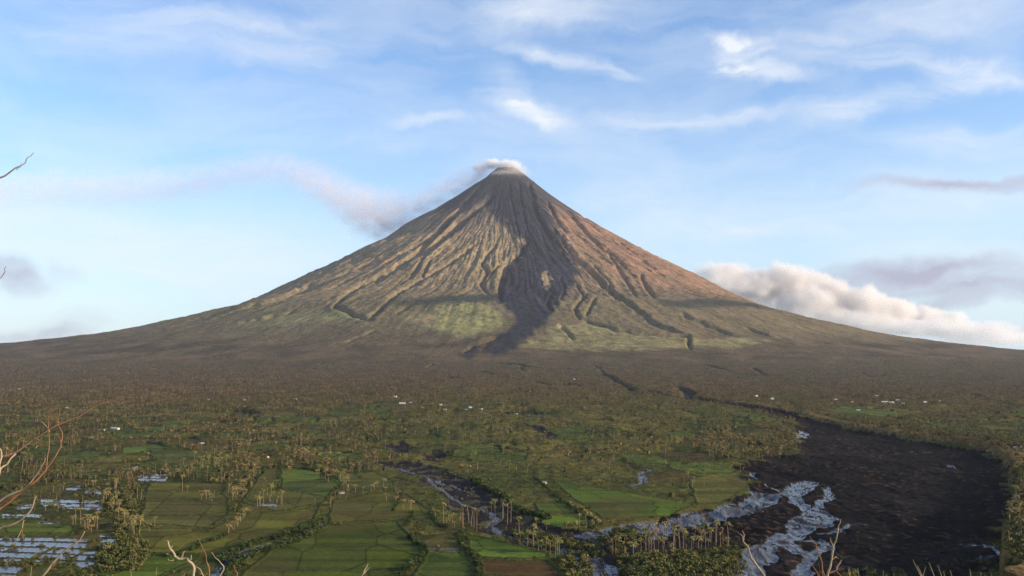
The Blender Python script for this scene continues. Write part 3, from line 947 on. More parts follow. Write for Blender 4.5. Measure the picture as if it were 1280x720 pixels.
trnd = random.Random(11)
FARP = [palm_geo(h, ln, 6, fl, 2, 3, trnd, 2.0, 1.0, 0.30) for h, ln, fl in ((11, .03, 4.0), (12.5, .06, 3.8), (9, .08, 4.2), (8, .1, 4.4), (10, 0.12, 3.6), (6.5, .05, 4.6), (14, .04, 3.4))]
for _k in range(2):
    _a, _b = leaf_blob(trnd, 16, 3.0, 2.6, 1.5)
    FARP.append((np.zeros((0, 3)), np.zeros((0, 4), int), _a, _b))
_D = np.concatenate([np.linspace(560, 3000, 400), np.linspace(3010, 6900, 350)])
_v = project(np.zeros_like(_D), _D, base_height(np.zeros_like(_D), _D))[1]
_vs, _Ds = _v[::-1], _D[::-1]
N = 175000
u = rng.uniform(-30, 1310, N); v = rng.uniform(420, 640, N)
Dv = np.interp(v, _vs, _Ds)
x = (u - 640) / F * Dv; y = Dv
# how likely a palm is at this spot
nz = fbm(x / 130, y / 260, 301, 3)
nl = fbm(x / 60, y / 110, 302, 3)
prob = np.interp(v, [420, 432, 446, 460, 485, 500, 512, 535, 575, 600, 640], [0.12, 0.45, 0.75, 0.85, 0.8, 0.7, 0.44, 0.30, 0.16, 0.05, 0.012])
clump = np.clip(0.15 + 2.7 * nl, 0, 1)
prob = prob * np.where(v > 498, 0.25 + 1.3 * clump, np.clip(0.75 + 0.9 * nz, 0.12, 1.3))
mid = (u > 475) & (u < 945) & (v > 503)
pid_, ped_ = plots(x, y)
act_ = plot_mask(x, y, pid_)
prob = prob * np.where(act_ > 0.5, np.where(ped_ < 7, 1.5, 0.05), np.where(v > 498, 1.5, 1.0))
prob = prob * np.where(mid, 0.22, 1)
prob = prob * np.where((u > 860) & (u < 1000) & (v > 530) & (v < 575), 4.0, 1)
prob = prob * np.where((u > 475) & (v > 575), 0.35, 1)
prob = prob * np.where((u > 760) & (u < 990) & (v > 500) & (v < 530), 2.0, 1)
sel = rng.uniform(0, 1, N) < prob
x, y, u, v = x[sel], y[sel], u[sel], v[sel]
b = base_height(x, y)
tc_, _, _ = class_and_paint(x, y, b)
rb = right_of(x, y)
ok = (tc_ == 0) | ((tc_ == 1) & (rng.uniform(0, 1, len(x)) < 0.02))
# keep the traced open patches of the forest edge open
for P in ([(60, 556), (200, 552), (220, 565), (120, 585), (40, 575)], [(300, 520), (420, 518), (440, 528), (330, 530)], [(1040, 508), (1130, 510), (1140, 522), (1045, 520)], [(315, 533), (345, 531), (350, 540), (320, 541)]):
    ok &= ~(in_poly(u, v, P) & (rng.uniform(0, 1, len(u)) < 0.85))
x, y, v = x[ok], y[ok], v[ok]
# extra palms on top of the right bank
ex = np.concatenate([rng.uniform(1000, 1300, 900)]); ev = np.interp(ex, [1000, 1060, 1108, 1182, 1235, 1300], [514, 531, 540, 551, 560, 575]) - np.abs(rng.normal(0, 6, 900)) - 0.5
ex2 = rng.uniform(1262, 1330, 260); ev2 = rng.uniform(575, 720, 260)
px_, py_ = zip(*[ray_hit(a, c) for a, c in zip(np.concatenate([ex, ex2]), np.concatenate([ev, ev2]))])
px_, py_ = np.array(px_), np.array(py_)
tce, _, _ = class_and_paint(px_, py_, base_height(px_, py_))
q = (tce == 0) & right_of(px_, py_)
x, y = np.concatenate([x, px_[q]]), np.concatenate([y, py_[q]])
z = ground_height(x, y)
n = len(x)
S = rng.uniform(0.6, 1.15, n) * np.interp(y, [1200, 2600], [1.0, 0.78])
k1 = rng.uniform(0, 1, (n, 1))
C1 = np.array([0.19, 0.13, 0.085]) * (0.6 + 0.7 * k1)
k2 = rng.uniform(0, 1, (n, 1))
tone = np.clip(0.5 + 0.9 * fbm(x / 330, y / 600, 321, 3), 0, 1)[:, None]
C2 = np.array([0.055, 0.062, 0.016]) + (np.array([0.20, 0.135, 0.055]) - np.array([0.055, 0.062, 0.016])) * np.clip(k2 ** 1.6 * (0.5 + 0.9 * tone), 0, 1)
dist_ = ss(1900, 3600, y)[:, None] * (0.35 + 0.4 * tone)
C2 = C2 + (np.array([0.165, 0.108, 0.062]) - C2) * dist_
C2 *= 0.75 + 0.55 * rng.uniform(0, 1, (n, 1))
tag(scatter('coconut_forest', FARP, x, y, z - 0.2, S, C1, C2, [M_trunk, M_crown]),
    'dense brown and olive coconut forest spreading across the volcano foot', 'forest', kind='stuff')
print('forest palms', n)

# low scrub and thickets, one mass
FARP = FARP + []
BL = [leaf_blob(trnd, 26, 1.7, 1.3, 0.75) for _ in range(5)]
BLN = [(np.zeros((0, 3)), np.zeros((0, 4), int), *leaf_blob(trnd, 80, 1.7, 1.4, 0.36)) for _ in range(5)]
e3, e4 = np.zeros((0, 3)), np.zeros((0, 4), int)
BLT = [(np.zeros((0, 3)), np.zeros((0, 4), int), a, c) for a, c in BL]
N = 60000
u = rng.uniform(-30, 1310, N); v = 445 + 290 * rng.uniform(0.14, 1, N) ** 1.0
Dv = np.interp(v, _vs, _Ds)
x = (u - 640) / F * Dv; y = Dv
tcs, _, _ = class_and_paint(x, y, base_height(x, y))
nl = fbm(x / 45, y / 90, 311, 3)
prob = np.where(tcs == 0, np.clip(0.04 + 0.9 * nl, 0.015, 0.8), np.where(tcs == 2, np.clip(-0.2 + 0.9 * nl, 0, 0.22), np.where(tcs == 6, 0.14, 0)))
prob = np.where((u > 470) & (u < 900) & (v > 500) & (v < 640) & (tcs == 0), prob * 0.6, prob)
sel = rng.uniform(0, 1, N) < prob
x, y, tcs = x[sel], y[sel], tcs[sel]
# thicket on the near bank and along the mouth of the small stream
tk = []
for P, cnt in (([(770, 696), (800, 690), (915, 684), (932, 700), (918, 730), (785, 730)], 900), ([(1060, 700), (1130, 704), (1150, 730), (1050, 730)], 40),
               ([(700, 700), (735, 694), (742, 720), (705, 726)], 90), ([(1262, 690), (1300, 640), (1310, 740), (1250, 740)], 240), ([(1266, 600), (1300, 585), (1310, 640), (1272, 650)], 160),
               ([(120, 690), (150, 668), (190, 680), (180, 712), (120, 716)], 170), ([(640, 664), (700, 668), (760, 690), (740, 694), (650, 676)], 130),
               ([(150, 600), (175, 640), (180, 665), (150, 668), (128, 640)], 120), ([(740, 660), (790, 664), (830, 668), (770, 690), (748, 676)], 80)):
    P = G(P); lo, hi = P.min(0), P.max(0)
    c_ = 0
    while c_ < cnt:
        a = rng.uniform(lo, hi)
        if in_poly(np.array([a[0]]), np.array([a[1]]), [tuple(p) for p in P])[0]:
            tk.append(a); c_ += 1
tk = np.array(tk)
tct, _, _ = class_and_paint(tk[:, 0], tk[:, 1], base_height(tk[:, 0], tk[:, 1]))
tk = tk[(tct != 3) & (tct != 4)]
lah = np.concatenate([tcs == 2, np.zeros(len(tk), bool)])
x, y = np.concatenate([x, tk[:, 0]]), np.concatenate([y, tk[:, 1]])
z = ground_height(x, y)
n = len(x)
S = np.concatenate([rng.uniform(0.35, 0.95, n - len(tk)), rng.uniform(0.8, 1.9, len(tk))])
k2 = rng.uniform(0, 1, (n, 1)) ** 1.6
C2 = np.array([0.062, 0.075, 0.022]) + (np.array([0.17, 0.14, 0.05]) - np.array([0.062, 0.075, 0.022])) * k2
pid_, ped_ = plots(x, y)
C2 = np.where(lah[:, None], np.array([0.075, 0.055, 0.03]), C2)
q = y > 1150
tag(scatter('scrub', BLT, x[q], y[q], z[q] - 0.1, S[q], C2[q], C2[q], [M_leaf, M_leaf]), 'low green scrub dotted over the middle of the plain', 'scrub', kind='stuff')
q = ~q
tag(scatter('thicket', BLN, x[q], y[q], z[q] - 0.1, S[q], C2[q], C2[q], [M_leaf, M_leaf]), 'dense leafy thickets along the near river banks', 'thicket', kind='stuff')
print('scrub', n)

# hedges between the fields: each a thing
HEDGES = [
    ('thin dark upright hedge crossing the pale green field left of centre', [(348, 583), (348, 613)], 1.0, 30),
    ('dark curved hedge along the far edge of the pale green field', [(325, 586), (350, 583), (375, 586), (400, 590), (422, 600)], 1.5, 70),
    ('dark zigzag hedge between two green fields at bottom centre', [(510, 671), (522, 680), (533, 690), (518, 704), (495, 724)], 1.3, 80),
    ('wavy dark hedge just left of the brown ploughed strip', [(583, 665), (574, 677), (590, 694), (598, 708), (600, 722)], 1.3, 70),
    ('short dark hedge ending at the dark mud of the middle stream', [(537, 641), (545, 654), (560, 661)], 1.2, 30),
    ('crooked dark hedge across the central brown field', [(500, 618), (495, 632), (490, 640)], 1.1, 24),
    ('short wavy hedge in front of the crooked one', [(516, 640), (512, 652), (505, 659)], 1.1, 24),
    ('long straight dark hedge leading to the bright bush row', [(668, 598), (690, 616), (720, 640), (745, 653)], 1.2, 90),
    ('dark hedge curling from the slanting palm row to the small stream', [(284, 668), (270, 675), (255, 678), (240, 688), (205, 696)], 1.2, 60),
    ('dark thick hedge on the far bank of the lower left stream', [(400, 651), (372, 664), (340, 674), (315, 680), (296, 690), (272, 703)], 1.7, 150),
    ('dark thick hedge on the near bank of the lower left stream', [(402, 660), (376, 674), (350, 684), (322, 692), (300, 702), (282, 716)], 1.6, 130),
    ('slanting dark hedge left of the middle stream fields', [(434, 574), (447, 588), (453, 602)], 1.1, 30),
    ('dark wooded bank right of the middle stream', [(590, 600), (612, 612), (632, 624), (650, 640), (690, 650)], 2.1, 130),
]
for lab, pts, sz, cnt in HEDGES:
    P = G(pts)
    seg = np.concatenate([[0], np.cumsum(np.hypot(*np.diff(P, axis=0).T))])
    s = np.sort(rng.uniform(0, seg[-1], cnt))
    hx = np.interp(s, seg, P[:, 0]) + rng.normal(0, 0.7 * sz, cnt); hy = np.interp(s, seg, P[:, 1]) + rng.normal(0, 1.2 * sz, cnt)
    hz = ground_height(hx, hy)
    C2 = np.array([0.04, 0.055, 0.018]) * rng.uniform(0.8, 1.5, (cnt, 1))
    o = scatter('hedge', BLN, hx, hy, hz - 0.1, rng.uniform(0.6, 1.1, cnt) * sz, C2, C2, [M_leaf, M_leaf])
    tag(o, lab, 'hedge', 'hedges between the fields')

# bright bush row beside the long straight hedge
ROW = [(714, 632), (720, 635), (726, 638), (732, 642), (738, 646), (744, 651), (748, 654), (740, 655), (730, 656), (720, 656), (708, 656)]
bm_ = []
for k in range(3):
    V_, F_ = leaf_blob(trnd, 60, 2.0, 1.9, 0.7)
    bm_.append(new_mesh('bush', V_, F_, M_leaf, np.tile([0.26, 0.22, 0.09], (len(V_), 1)) * rng.uniform(0.7, 1.3, (len(V_), 1))))
for k, (u_, v_) in enumerate(ROW):
    x_, y_ = plain_pt(u_, v_)
    o = link('bush', bm_[k % 3], loc=(x_, y_, float(ground_height(x_, y_)[0]) - 0.1))
    s = prnd.uniform(0.8, 1.2); o.scale = (s, s, s * 1.1); o.rotation_euler = (0, 0, prnd.uniform(0, 6))
    lab = 'pale yellow bush, %s along the straight hedge counting from the far end' % ORD[k] if k < 7 else 'pale yellow bush, %s in the flat row below the hedge corner, from right' % ORD[k - 7]
    tag(o, lab, 'bush', 'pale bushes at the hedge corner')

# ------------------------------------------------------------------ houses
def box(x0, x1, y0, y1, z0, z1):
    V = np.array([(a, b_, c_) for c_ in (z0, z1) for a, b_ in ((x0, y0), (x1, y0), (x1, y1), (x0, y1))], float)
    Fq = np.array([(0, 3, 2, 1), (4, 5, 6, 7), (0, 1, 5, 4), (1, 2, 6, 5), (2, 3, 7, 6), (3, 0, 4, 7)])
    return V, Fq


def cat(parts):
    V, Fq, o = [], [], 0
    for a, b_ in parts:
        V.append(a); Fq.append(b_ + o); o += len(a)
    return np.concatenate(V), np.concatenate(Fq)


def house_meshes(L, W, h, pitch, roof):
    wv, wf = box(-L / 2, L / 2, -W / 2, W / 2, 0, h)
    g = W / 2 * pitch
    gv = np.array([(-L / 2, -W / 2, h), (-L / 2, W / 2, h), (-L / 2, 0, h + g), (-L / 2, 0, h + g), (L / 2, -W / 2, h), (L / 2, W / 2, h), (L / 2, 0, h + g), (L / 2, 0, h + g)])
    gf = np.array([(0, 2, 3, 1), (4, 5, 7, 6)])
    V, Fq = cat([(wv, wf), (gv, gf)])
    wm = new_mesh('house_wall', V, Fq, M_wall)
    e = 0.5
    zb = h - e * pitch
    rv = []
    for t in (0.0, 0.18):
        rv += [(-L / 2 - e, -W / 2 - e, zb + 0.02 + t), (L / 2 + e, -W / 2 - e, zb + 0.02 + t), (L / 2 + e, 0, h + g + 0.02 + t), (-L / 2 - e, 0, h + g + 0.02 + t), (L / 2 + e, W / 2 + e, zb + 0.02 + t), (-L / 2 - e, W / 2 + e, zb + 0.02 + t)]
    rf = np.array([(0, 3, 2, 1), (3, 5, 4, 2), (6, 7, 8, 9), (9, 8, 10, 11), (0, 1, 7, 6), (5, 11, 10, 4), (1, 2, 8, 7), (2, 4, 10, 8), (3, 0, 6, 9), (5, 3, 9, 11)])
    rm = new_mesh('house_roof', np.array(rv, float), rf, roof)
    ws = []
    for k in range(2):
        xw = (-0.25 + 0.5 * k) * L
        ws.append(new_mesh('house_window', *box(xw - 0.7, xw + 0.7, -W / 2 - 0.05, -W / 2 + 0.03, 1.0, 2.2), M_dark))
    dm = new_mesh('house_door', *box(-0.5, 0.5, -W / 2 - 0.05, -W / 2 + 0.03, 0.02, 2.1), M_dark)
    return wm, rm, ws, dm


HM = [house_meshes(11, 8, 3.2, 0.45, M_roofw), house_meshes(9, 7, 3.0, 0.5, M_roofr), house_meshes(24, 9, 4.2, 0.35, M_roofw), house_meshes(14, 8, 5.5, 0.4, M_roofw), house_meshes(11, 8, 3.2, 0.45, M_roofg), house_meshes(20, 9, 4.2, 0.35, M_roofg)]
HOUSES = [  # u, v, kind, label
    (1097, 503, 0, 'small white house at the left end of the bright village on the right'),
    (1106, 503, 2, 'long white building left of the tallest one in the right village'),
    (1114, 503, 2, 'second long white building in the right village'),
    (1122, 502, 3, 'tallest white building in the bright right village'),
    (1129, 505, 0, 'small white house at the right end of the bright right village'),
    (1156, 503, 0, 'lone white house some way right of the bright village'),
    (1175, 501, 0, 'pale house among palms at the far right of the village'),
    (1096, 495, 0, 'white house on the slope above the bright right village'),
    (1073, 515, 0, 'lone pale house in the green clearing before the right village'),
    (1040, 505, 1, 'rusty roofed house in the gap left of the right clearing'),
    (1065, 503, 1, 'rusty roofed house at the upper edge of the right clearing'),
    (945, 496, 3, 'white two storey house by the upstream lahar channel, left of two'),
    (965, 499, 3, 'white two storey house by the upstream lahar channel, right of two'),
    (985, 506, 1, 'rusty roofed house on the bank of the upstream channel'),
    (1045, 501, 0, 'pale house between the channel houses and the right clearing'),
    (1270, 568, 0, 'white house behind the high right bank, left of two'),
    (1277, 568, 0, 'white house behind the high right bank, right of two'),
    (494, 497, 3, 'white tall house at the left end of the central village'),
    (503, 505, 2, 'long white building in the central village'),
    (513, 503, 0, 'small grey roofed house right of the long central building'),
    (520, 500, 0, 'pale house at the back of the central village'),
    (528, 509, 1, 'rusty house at the front of the central village'),
    (551, 508, 0, 'grey roofed house in the middle of the central village'),
    (556, 512, 0, 'small grey roofed house just before the middle of the central village'),
    (583, 512, 3, 'grey roofed house near the right end of the central village'),
    (588, 510, 0, 'white house right beside the last grey one of the central village'),
    (601, 512, 0, 'last pale house at the right end of the central village'),
    (645, 518, 1, 'rusty house on the open grassland right of the central village'),
    (128, 539, 0, 'small grey roofed house left of the large pale one in the left palms'),
    (144, 537, 2, 'large pale building under the palms at left'),
    (114, 547, 1, 'rusty house on the edge of the left clearing'),
    (84, 510, 0, 'tiny grey roofed house deep in the left palm forest'),
    (24, 486, 0, 'grey roofed house high in the far left forest'),
    (260, 498, 0, 'grey roofed house in the left centre forest'),
    (306, 500, 0, 'another grey roofed house right of it in the left centre forest'),
    (369, 500, 0, 'grey roofed house standing above the open strip in the centre left forest'),
    (253, 555, 0, 'small grey roofed house among the palms above the left grove'),
    (334, 573, 1, 'small orange roofed hut beyond the pale green field'),
    (427, 618, 0, 'small grey roofed hut by the palms of the central fields'),
    (680, 605, 0, 'tiny grey roofed hut beside the long straight hedge'),
    (820, 657, 1, 'reddish hut at the river fork'),
    (718, 475, 0, 'pale house high up in the forest right of centre'),
]
for u_, v_, k, lab in HOUSES:
    if u_ < 700 and k in (0, 2, 3) and u_ not in (494, 503, 588, 144):
        k = 5 if k == 2 else 4
    x_, y_ = ray_hit(u_, v_)
    wm, rm, ws, dm = HM[k]
    root = link('house', None, loc=(x_, y_, float(ground_height(x_, y_)[0]) - 0.1))
    root.rotation_euler = (0, 0, prnd.uniform(-0.6, 0.6)); hs = 0.5 if v_ > 550 else 0.72; root.scale = (hs, hs, hs)
    tag(root, lab, 'house', 'houses scattered on the plain')
    link('wall', wm, root); link('roof', rm, root); link('door', dm, root)
    for w_ in ws:
        link('window', w_, root)

# ------------------------------------------------------------------ dead shrubs on the hill in front
def near_pt(u, v, d):
    """point at distance d along the view, for a branch seen there"""
    a, b_ = (u - 640) / F, (360 - v) / F
    return np.array([a * d, (cp - b_ * sp) * d, CAM_H + (sp + b_ * cp) * d])


def wiggly(pts, rad, n=6, jit=0.010):
    pts = np.asarray(pts, float)
    P, Rr = [], []
    for i in range(len(pts) - 1):
        k = 4
        for j in range(k):
            t = j / k
            P.append(pts[i] * (1 - t) + pts[i + 1] * t + np.array([trnd.gauss(0, jit) for _ in range(3)]) * (0 if i == 0 and j == 0 else 1))
            Rr.append((rad[i] * (1 - t) + rad[i + 1] * t) * trnd.uniform(0.9, 1.12))
    P.append(pts[-1]); Rr.append(rad[-1])
    P = np.array(P)
    P[1:-1] = 0.25 * P[:-2] + 0.5 * P[1:-1] + 0.25 * P[2:]
    return tube(P, Rr, n)


def shrub(label, base_uv, d, stem_rad, branches, mat_default=M_twig, foliage=None):
    """a dead shrub rooted on the hill; branches are traced point lists with their own distance and radii"""
    bx, by = near_pt(base_uv[0], base_uv[1], d)[:2]
    bz = float(hill_height(np.array([bx]), np.array([by]))[0])
    root = link('dead_shrub', None, loc=(bx, by, bz))
    tag(root, label, 'dead shrub', 'dry shrubs in front of the viewpoint')
    fork = near_pt(base_uv[0], base_uv[1], d) - [bx, by, bz]
    V, Fq = wiggly([(0, 0, -0.1), fork * 0.5 + [0.04, 0.02, 0], fork], [stem_rad * 1.5, stem_rad * 1.2, stem_rad])
    link('stem', new_mesh('shrub_stem', V, Fq, mat_default, smooth=True), root)
    for br in branches:
        pts, r0, r1 = br[0], br[1], br[2]
        mat = br[3] if len(br) > 3 else mat_default
        dd_ = br[4] if len(br) > 4 else (d, d)
        k = len(pts)
        r0, r1 = r0 * 0.55, r1 * 0.55
        W = [near_pt(p[0], p[1], dd_[0] + (dd_[1] - dd_[0]) * i / max(1, k - 1)) - [bx, by, bz] for i, p in enumerate(pts)]
        V, Fq = wiggly(W, np.linspace(r0, r1, k), jit=0.0035 * d / 3)
        link('branch', new_mesh('shrub_branch', V, Fq, mat, smooth=True), root)
    return root


R_ = 0.001
shrub('leafless shrub at the left edge with curved pale and reddish branches', (-60, 760), 4.0, 0.022, [
    ([(-60, 760), (-40, 690), (0, 623), (30, 612), (46, 594), (57, 573)], 0.012, 0.004),
    ([(-60, 760), (-30, 680), (0, 634), (28, 613), (50, 598), (76, 558)], 0.012, 0.005, M_twigr, (4.0, 4.15)),
    ([(-60, 760), (-40, 680), (-4, 630), (24, 617), (44, 600)], 0.011, 0.005, M_twigr, (4.0, 3.95)),
    ([(76, 558), (77, 545), (73, 530), (74, 512)], 0.005, 0.002, M_twigr, (4.15, 4.2)),
    ([(57, 590), (61, 560), (62, 540), (60, 520), (74, 503)], 0.0045, 0.002, M_twigr, (4.1, 4.2)),
    ([(62, 540), (52, 527)], 0.0035, 0.002, M_twig, (4.15, 4.15)),
    ([(-20, 575), (20, 567), (40, 551), (62, 537), (90, 523), (120, 507), (150, 497)], 0.007, 0.0016, M_twigr, (4.1, 4.3)),
    ([(-60, 700), (-20, 590), (-2, 588), (8, 580), (20, 567)], 0.010, 0.006, M_twig, (4.0, 4.1)),
    ([(-60, 760), (-30, 690), (0, 661), (22, 654), (34, 641), (46, 620)], 0.012, 0.005),
    ([(30, 650), (28, 662), (16, 681)], 0.005, 0.0025),
    ([(28, 660), (29, 676)], 0.003, 0.002, M_twigr),
    ([(-20, 640), (-2, 600), (1, 575), (-1, 560)], 0.009, 0.004),
    ([(46, 575), (42, 590), (38, 600)], 0.003, 0.002, M_twigr),
    ([(77, 560), (70, 540), (66, 545)], 0.003, 0.002, M_twigr),
])
shrub('single long pale dry stem rising at the lower left', (40, 740), 4.6, 0.014, [
    ([(40, 740), (60, 712), (68, 702), (80, 690), (98, 675), (106, 664)], 0.013, 0.005),
    ([(68, 704), (66, 708)], 0.012, 0.008, M_twigr),
])
shrub('tall thin dry branch poking in at the left edge against the sky', (-160, 760), 5.0, 0.022, [
    ([(-160, 760), (-170, 520), (-110, 290), (-40, 232), (0, 222), (22, 211), (34, 200), (42, 191)], 0.018, 0.003),
    ([(20, 212), (26, 208), (28, 204)], 0.004, 0.002, M_twigr),
    ([(-140, 420), (-60, 370), (-20, 356), (2, 347), (6, 339), (7, 333)], 0.007, 0.0022, M_twigr),
])
shrub('broken orange brown stub with a forked top at bottom left', (243, 760), 4.2, 0.017, [
    ([(243, 760), (241, 720), (240, 703), (230, 699), (219, 696)], 0.014, 0.010),
    ([(219, 696), (213, 685), (210, 676)], 0.011, 0.008),
    ([(213, 686), (217, 681)], 0.006, 0.004), ([(219, 696), (208, 692)], 0.006, 0.003), ([(226, 697), (231, 689)], 0.007, 0.005),
    ([(238, 700), (239, 694)], 0.006, 0.003), ([(217, 700), (210, 699)], 0.005, 0.003),
])
shrub('thin crossing reddish twigs right of the broken stub', (262, 760), 4.4, 0.01, [
    ([(262, 760), (262, 714), (256, 694), (247, 672)], 0.008, 0.002, M_twigr),
    ([(262, 735), (282, 712), (272, 700), (264, 690)], 0.007, 0.002, M_twig),
    ([(262, 745), (298, 722), (292, 706)], 0.006, 0.002, M_twigr),
    ([(262, 740), (252, 712), (245, 708)], 0.006, 0.003),
    ([(250, 676), (240, 668), (222, 688)], 0.003, 0.0015, M_twigr),
])
shrub('pale dry tuft stem at bottom, left of centre', (448, 760), 4.2, 0.010, [
    ([(448, 760), (450, 722), (456, 714), (460, 705)], 0.009, 0.004), ([(452, 718), (462, 709)], 0.005, 0.002), ([(450, 724), (458, 712), (459, 706)], 0.004, 0.002),
])
shrub('slanting pale twig with a knobbly tip at bottom right', (975, 770), 4.0, 0.012, [
    ([(975, 770), (957, 720), (945, 704), (936, 690), (931, 677), (925, 667)], 0.010, 0.004),
    ([(929, 672), (928, 663)], 0.004, 0.002), ([(926, 668), (923, 665)], 0.003, 0.002), ([(930, 675), (932, 668)], 0.003, 0.0015),
])
shrub('forked pale twigs standing before the braided river', (1030, 780), 4.1, 0.013, [
    ([(1030, 780), (1034, 720), (1040, 700), (1042, 680), (1046, 664), (1051, 649)], 0.010, 0.003),
    ([(1040, 700), (1041, 684), (1038, 672)], 0.005, 0.002), ([(1040, 700), (1046, 696), (1048, 698)], 0.0045, 0.003), ([(1046, 712), (1049, 705), (1053, 700)], 0.006, 0.004),
    ([(1036, 716), (1046, 714), (1052, 722)], 0.006, 0.003, M_twigr),
    ([(1030, 760), (1028, 700), (1022, 688), (1018, 680), (1012, 670)], 0.006, 0.002, M_twigr),
    ([(1026, 740), (1020, 716), (1014, 706), (1012, 697)], 0.005, 0.002, M_twigr),
    ([(1026, 730), (1024, 712), (1023, 702)], 0.003, 0.0015, M_twigr),
])


def grass_tuft(label, u_, v_, d, spread, hgt, nb, mat):
    top = near_pt(u_, v_, d)
    bx, by = top[0], top[1]
    bz = float(hill_height(np.array([bx]), np.array([by]))[0])
    H_ = top[2] - bz
    root_v, root_f = [], []
    for k in range(nb):
        a = trnd.uniform(0, 6.28); L = H_ * trnd.uniform(0.74, 1.03); out = spread * trnd.uniform(0.2, 1)
        pts = [(0.06 * math.cos(a), 0.06 * math.sin(a), 0)]
        for t in (0.35, 0.7, 0.88, 1.0):
            pts.append((out * t ** 2.4 * math.cos(a), out * t ** 2.4 * math.sin(a), L * t - 0.18 * out * t ** 4))
        V_, F_ = tube(pts, [0.0022, 0.0022, 0.002, 0.0042, 0.001], 4)
        root_v.append(V_); root_f.append(F_)
    V_, F_ = cat(list(zip(root_v, root_f)))
    o = link('grass_tuft', new_mesh('grass_tuft', V_, F_, mat), loc=(bx, by, bz - 0.03))
    tag(o, label, 'grass tuft', 'dry grass on the hill in front')


grass_tuft('yellow dry grass tuft at the lower left beside the broken stub', 182, 709, 6.0, 0.34, 0, 60, M_grasst)
grass_tuft('dry grass tuft at the bottom left corner', 30, 711, 5.5, 0.3, 0, 50, M_grasst)
grass_tuft('pale feathery grass tuft at the bottom right corner', 1232, 706, 6.0, 0.7, 0, 140, M_grasst)
grass_tuft('pale feathery grass tuft at the bottom between the twigs and the corner', 1096, 707, 6.5, 0.6, 0, 120, M_grasst)

# ------------------------------------------------------------------ smoke, cloud, haze (volumes)
def vol_box(name, lo, hi, mat):
    c_ = [(a + b_) / 2 for a, b_ in zip(lo, hi)]
    h_ = [(b_ - a) / 2 for a, b_ in zip(lo, hi)]
    V_, F_ = box(-h_[0], h_[0], -h_[1], h_[1], -h_[2], h_[2])
    return link(name, new_mesh(name, V_, F_, mat), loc=c_)


def sky_z(v_, d=11000.0):
    b_ = (360 - v_) / F
    return CAM_H + d * (sp + b_ * cp) / (cp - b_ * sp)


def sky_x(u_, v_, d=11000.0):
    b_ = (360 - v_) / F
    return d * (u_ - 640) / F / (cp - b_ * sp)


def plume_mat():
    mat = bpy.data.materials.new('drifting_smoke')
    b = NB(nt(mat))
    geo = b.n('ShaderNodeNewGeometry')
    sep = b.n('ShaderNodeSeparateXYZ', ins={0: geo.outputs['Position']})
    X, Y, Z = sep.outputs
    ctr = [(-40, 238), (60, 236), (150, 236), (230, 229), (300, 217), (350, 213), (385, 224), (420, 245), (460, 265), (490, 272), (520, 262), (560, 238), (590, 224), (612, 211), (640, 206)]
    wid = [14, 14, 15, 14, 13, 13, 16, 18, 20, 20, 16, 13, 9, 6, 4]
    den = [.45, .5, .55, .6, .7, .75, .9, 1.0, 1.3, 1.3, 1.1, 1.3, 2.0, 4.0, 0]
    x0, x1 = sky_x(-40, 240), sky_x(640, 210)
    fx = b.maprange(X, x0, x1, 0, 1)

    def curve(vals, lo, hi):
        fc_ = b.n('ShaderNodeFloatCurve')
        cm_ = fc_.mapping; cu = cm_.curves[0]
        ks = [((sky_x(u_, v_) - x0) / (x1 - x0), (q - lo) / (hi - lo)) for (u_, v_), q in zip(ctr, vals)]
        cu.points[0].location = ks[0]; cu.points[1].location = ks[-1]
        for k_ in ks[1:-1]:
            cu.points.new(*k_)
        cm_.update()
        b.set(fc_, 'Value', fx); b.set(fc_, 'Factor', 1.0)
        return b.maprange(fc_.outputs[0], 0, 1, lo, hi)
    zs = [sky_z(v_) for _, v_ in ctr]
    zc = curve(zs, 1500, 2700)
    wc = curve([w_ * 15 for w_ in wid], 0, 300)
    dc = curve(den, 0, 4)
    nv = b.n('ShaderNodeVectorMath', operation='MULTIPLY', ins={0: geo.outputs['Position'], 1: (1, 1, 1.3)})
    n1 = b.noise(nv.outputs[0], 0.0022, 4, 0.6)
    n2 = b.noise(nv.outputs[0], 0.006, 4, 0.6)
    dzv = b.math('DIVIDE', b.math('SUBTRACT', b.math('ADD', Z, b.math('MULTIPLY', b.math('SUBTRACT', n1, 0.5), 260)), zc), wc)
    dyv = b.math('DIVIDE', b.math('SUBTRACT', Y, 11040), b.math('MULTIPLY', wc, 1.3))
    d2 = b.math('SQRT', b.math('ADD', b.math('MULTIPLY', dzv, dzv), b.math('MULTIPLY', dyv, dyv)))
    fall = b.maprange(d2, 0.05, 1.5, 1, 0, 'SMOOTHSTEP')
    tex = b.maprange(n2, 0.38, 0.64, 0.2, 1.5)
    den_ = b.math('MULTIPLY', b.math('MULTIPLY', b.math('MULTIPLY', fall, tex), dc), 0.0020)
    pv = b.n('ShaderNodeVolumePrincipled', ins={'Color': (0.90, 0.83, 0.87, 1), 'Density': den_, 'Anisotropy': -0.3})
    o = b.n('ShaderNodeOutputMaterial'); b.set(o, 'Volume', pv)
    return mat


o = vol_box('smoke_plume', (sky_x(-40, 240), 10550, 1450), (sky_x(618, 210), 11530, 2640), plume_mat())
tag(o, 'thin brownish smoke plume drifting left from the volcano summit', 'smoke')


